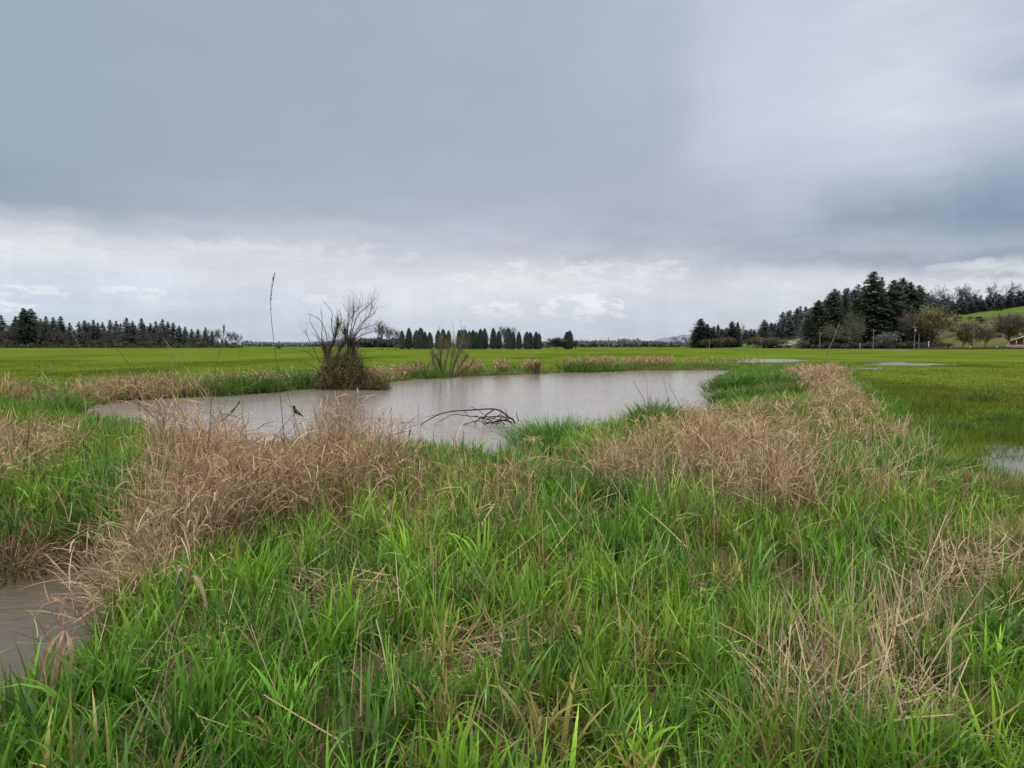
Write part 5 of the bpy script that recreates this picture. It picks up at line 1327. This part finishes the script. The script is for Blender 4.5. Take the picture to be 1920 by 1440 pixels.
# ------------------------------------------------------------------ dead branches in the water
def branch_thing(name, lines, d, label, col=(.045, .032, .028)):
    org = P(*lines[0][0][0], d); org[2] = WL; root = empty(name, org); first = True
    for pts, r0, r1 in lines:
        a = Acc(); pp_ = pxb(a, pts, d, r0 * .85, r1 * .8, np.array(col) * R.uniform(.8, 1.3), org, .04, 7)
        if len(pts) > 3 and d < 30: twigs_on(a, [pp_], 11, .32, .007, np.array(col) * 1.3, org)
        a.build("limb" if r0 > .014 else "twig", M_BARK, root)
    return tag(root, label, "branch")
BRD = 17.6
branch_thing("fallen_branch", [([(966, 794), (961, 786), (952, 781), (940, 771), (926, 767), (910, 767), (880, 769), (850, 771), (826, 776), (806, 786), (785, 797), (770, 801), (740, 799)], .032, .010),
    ([(952, 783), (930, 781), (900, 782), (870, 779), (850, 777), (835, 784), (815, 795)], .018, .007), ([(926, 768), (912, 778), (904, 790)], .022, .016), ([(960, 792), (944, 788), (925, 791), (910, 795)], .028, .016), ([(958, 784), (940, 788), (916, 782), (900, 772), (885, 762)], .016, .007),
    ([(912, 781), (890, 790), (868, 796), (852, 800), (854, 808), (845, 821), (830, 830)], .016, .008), ([(954, 782), (950, 776), (948, 768)], .014, .008), ([(972, 790), (970, 781), (968, 772)], .016, .010), ([(900, 783), (885, 800), (872, 815), (864, 830)], .011, .006), ([(905, 795), (915, 786), (930, 795), (942, 790)], .016, .01), ([(826, 776), (812, 779), (798, 782)], .008, .004), ([(938, 786), (925, 793), (910, 792), (896, 790), (885, 792)], .016, .008), ([(784, 797), (784, 776), (785, 758)], .008, .004), ([(930, 796), (944, 781), (952, 790), (962, 795)], .018, .01), ([(890, 780), (915, 785), (940, 779), (955, 788)], .014, .008), ([(906, 797), (926, 785), (940, 774)], .013, .008), ([(948, 797), (936, 790), (918, 797)], .016, .008), ([(870, 770), (880, 782), (896, 797)], .009, .005)], BRD, "arching dark dead branch lying in the pond left of the jutting tussock")
branch_thing("fallen_branch", [([(637, 786), (652, 789), (668, 795), (684, 800)], .016, .008), ([(708, 786), (720, 792), (730, 798), (742, 800)], .015, .007), ([(742, 797), (755, 792), (770, 796), (785, 799)], .012, .006), ([(740, 806), (752, 804), (766, 807)], .011, .005), ([(800, 795), (820, 796), (842, 802)], .009, .005), ([(657, 778), (664, 790), (674, 798)], .008, .004), ([(695, 792), (706, 797), (714, 803)], .009, .005)], BRD + .4, "thin dark dead twigs trailing through the pond left of the arching branch")
branch_thing("leaning_stick", [([(450, 752), (437, 770), (420, 786), (396, 800)], .014, .010), ([(449, 784), (440, 780), (425, 777), (410, 776)], .009, .005), ([(432, 772), (440, 765), (448, 758)], .007, .004)], 12.5, "dark bare stick leaning from the reeds over the left pond", (.06, .05, .045))
branch_thing("floating_twig", [([(840, 711), (862, 710), (880, 706), (905, 701)], .028, .010), ([(914, 712), (930, 708), (945, 702)], .022, .008), ([(912, 708), (916, 711), (922, 712)], .02, .01), ([(936, 706), (946, 709), (950, 710)], .016, .007)], 42, "dark twigs afloat at the far shore right of the sapling")
branch_thing("floating_twig", [([(510, 741), (518, 737), (528, 735)], .022, .008), ([(536, 741), (545, 740), (560, 736)], .014, .006), ([(480, 738), (490, 742), (505, 740)], .014, .006)], 28, "dark drift twigs at the far bank left of the willow bush")
branch_thing("drift_wood", [([(150, 796), (165, 792), (172, 780), (178, 766)], .04, .02), ([(172, 785), (180, 800), (184, 808)], .03, .02), ([(162, 794), (176, 800)], .03, .02)], 19, "weathered grey driftwood stump at the pond's left arm", (.09, .075, .062))
branch_thing("floating_twig", [([(947, 822), (958, 815), (972, 810)], .010, .005), ([(944, 830), (955, 822), (968, 818)], .010, .005)], 15, "thin sticks at the water's edge under the jutting tussock")

# drooping straw plume beside the jutting tussock
sp_ = empty("straw_plume", G(1000, 858, WL)); sp_org = np.array(sp_.location); a = Acc(); n = 90
q = np.array([[0, 0, .28]] * n) + R.normal(size=(n, 3)) * .03
ribbons(a, q, R.uniform(.15, .34, n), .008, np.where(R.random(n) < .5, PI, 0) + R.normal(0, .7, n), R.uniform(.3, 1.0, n), R.uniform(1.2, 2.2, n), 4, np.array([.55, .42, .26]) * R.uniform(.7, 1.2, (n, 1)), power=1.0); a.build("leaf_plume", M_DRY, sp_)
a = Acc(); tube_path(a, [[0, 0, -.05], [.01, 0, .15], [0, 0, .29]], .01, PALE, 5); a.build("stem", M_DRY, sp_); tag(sp_, "pale drooping straw plume at the water's edge by the jutting tussock", "dry grass")

# ------------------------------------------------------------------ blackbird on a bent reed
bd = 10.0
stalk([(537, 733), (543, 752), (550, 775), (556, 800), (562, 820), (575, 860), (585, 900)], bd, bd, .006, (.13, .10, .08), "dark thin reed the bird perches against")
stalk([(553, 776), (546, 783), (535, 795), (522, 812), (505, 840), (480, 880)], bd, bd, .007, (.20, .145, .11), "broken reed slanting down left under the bird's feet")
stalk([(549, 779), (552, 800), (557, 830), (560, 880), (562, 920)], bd + .05, bd + .05, .010, (.40, .29, .20), "stout pale reed with hanging leaves under the bird", leaves=2)
stalk([(578, 754), (572, 752), (567, 760), (562, 778), (540, 815), (500, 860)], bd + .1, bd + .1, .004, (.2, .155, .12), "hooked grass stalk curving right behind the bird")


def bird():
    foot = P(552.5, 777, bd); root = empty("blackbird", foot); s = 1.0
    tpx = lambda px, py, dy=0: P(px, py, bd + dy) - foot
    BLK = (.012, .011, .011)
    rings = [(551.2, 760.2, .006), (551.4, 761.0, .013), (551.4, 762.6, .0185), (551.6, 764.6, .0195), (552.4, 766.8, .021), (553.6, 769.2, .027), (555.4, 771.6, .030), (557.4, 773.4, .027), (559.4, 774.8, .020), (561.2, 776.2, .013), (562.5, 777.4, .008), (563.2, 778.2, .003)]
    a = Acc(); pts = smooth_path([tpx(p, q) for p, q, _ in rings], 3); rr = np.interp(np.linspace(0, 1, len(pts)), np.linspace(0, 1, len(rings)), [r for *_, r in rings])
    c = np.array(BLK); tube_path(a, pts, rr, c, 14); a.build("body", M_PLUME, root)
    a = Acc(); tube_path(a, [tpx(550.0, 761.4), tpx(548.9, 762.0), tpx(547.2, 762.9)], [.0075, .0055, .0008], (.03, .028, .025), 8); a.build("beak", M_PLUME, root)
    a = Acc(); V = [tpx(560.2, 774.2, -.012), tpx(562.0, 777.6, -.016), tpx(567.8, 782.6, -.014), tpx(569.0, 780.6, .0), tpx(564.2, 775.4, .012)]
    V = np.array([V[0], V[1], V[2], V[3], V[4], V[0] + [0, .02, 0]]); a.add(V, np.array([[0, 1, 2, 3], [0, 3, 4, 5]]), np.array(BLK)); a.build("tail", M_PLUME, root, False)
    for sy in (-1, 1):
        w_ = sy * .026; a = Acc()
        V = np.array([tpx(553.6, 765.4, w_ * .8), tpx(556.6, 767.6, w_ * 1.05), tpx(560.4, 771.0, w_ * 1.0), tpx(564.2, 776.0, w_ * .45), tpx(560.6, 775.6, w_ * .95), tpx(557.2, 773.4, w_ * 1.22), tpx(554.4, 769.6, w_ * 1.2)])
        a.add(V, np.array([[0, 1, 5, 6], [1, 2, 4, 5], [2, 3, 3, 4]])[:2], np.array((.045, .034, .028))); a.add(V[[2, 3, 4, 4]] + np.array([[0, 0, 0], [0, 0, 0], [0, 0, 0], [0, 0, -.001]]), np.array([[0, 1, 2, 3]]), np.array((.04, .03, .025)))
        wg = a.build("wing", M_PLUME, root, False); a = Acc()
        p0, p1 = tpx(558.2, 771.6, w_ * 1.2), tpx(560.6, 774.4, w_ * 1.05); a.add(np.array([p0, p1, p1 + [.006, 0, .012], p0 + [.008, 0, .012]]), np.array([[0, 1, 2, 3]]), np.array((.26, .18, .15))); a.build("wing_bar", M_PLUME, wg, False)
        a = Acc(); k = sy * .008; tube_path(a, [tpx(555.6, 773.6, k), tpx(554.2, 775.6, k), tpx(552.6, 777.0, k)], .0032, (.05, .04, .035), 6); lg = a.build("leg", M_PLUME, root)
        for t_ in (-.012, .0, .012):
            a = Acc(); tube_path(a, [tpx(552.6, 777.0, k), tpx(551.6, 777.6, k + t_ * .5), tpx(551.2, 779.0, k + t_)], [.0026, .0024, .001], (.05, .04, .035), 5); a.build("toe", M_PLUME, lg)
        a = Acc(); e = tpx(550.3, 761.6, sy * .0165); tube_path(a, [e - [0, .003, 0], e - [0, .002, 0], e + [0, .002, 0], e + [0, .003, 0]], [.0005, .003, .003, .0005], (.05, .05, .05), 8); a.build("eye", M_METAL, root)
    tag(root, "black bird with a pale wing bar perched on a bent reed above the pond", "bird")
bird()

# weeds along the road on the right
rw = Acc(); n = 5200
px = R.uniform(1690, 2100, n); dd = 272 + R.normal(0, 2.2, n); x = (px - 960) / F * dd
ribbons(rw, np.stack([x, dd, 0 * x], -1), R.uniform(.5, 1.3, n) * smoothstep(1690, 1740, px), .14, R.random(n) * 6.3, R.uniform(0, .6, n), .3, 2, np.where(R.random((n, 1)) < .5, np.array([.085, .06, .042]), np.array([.11, .085, .055])) * R.uniform(.6, 1.3, (n, 1)))
o = rw.build("roadside_weeds", M_DRY); tag(o, "strip of brown dead weeds along the road at the field's far edge", "weeds", kind="stuff")
print("objects", len(bpy.data.objects), "blades", gr.n, fg.n, dg.n)
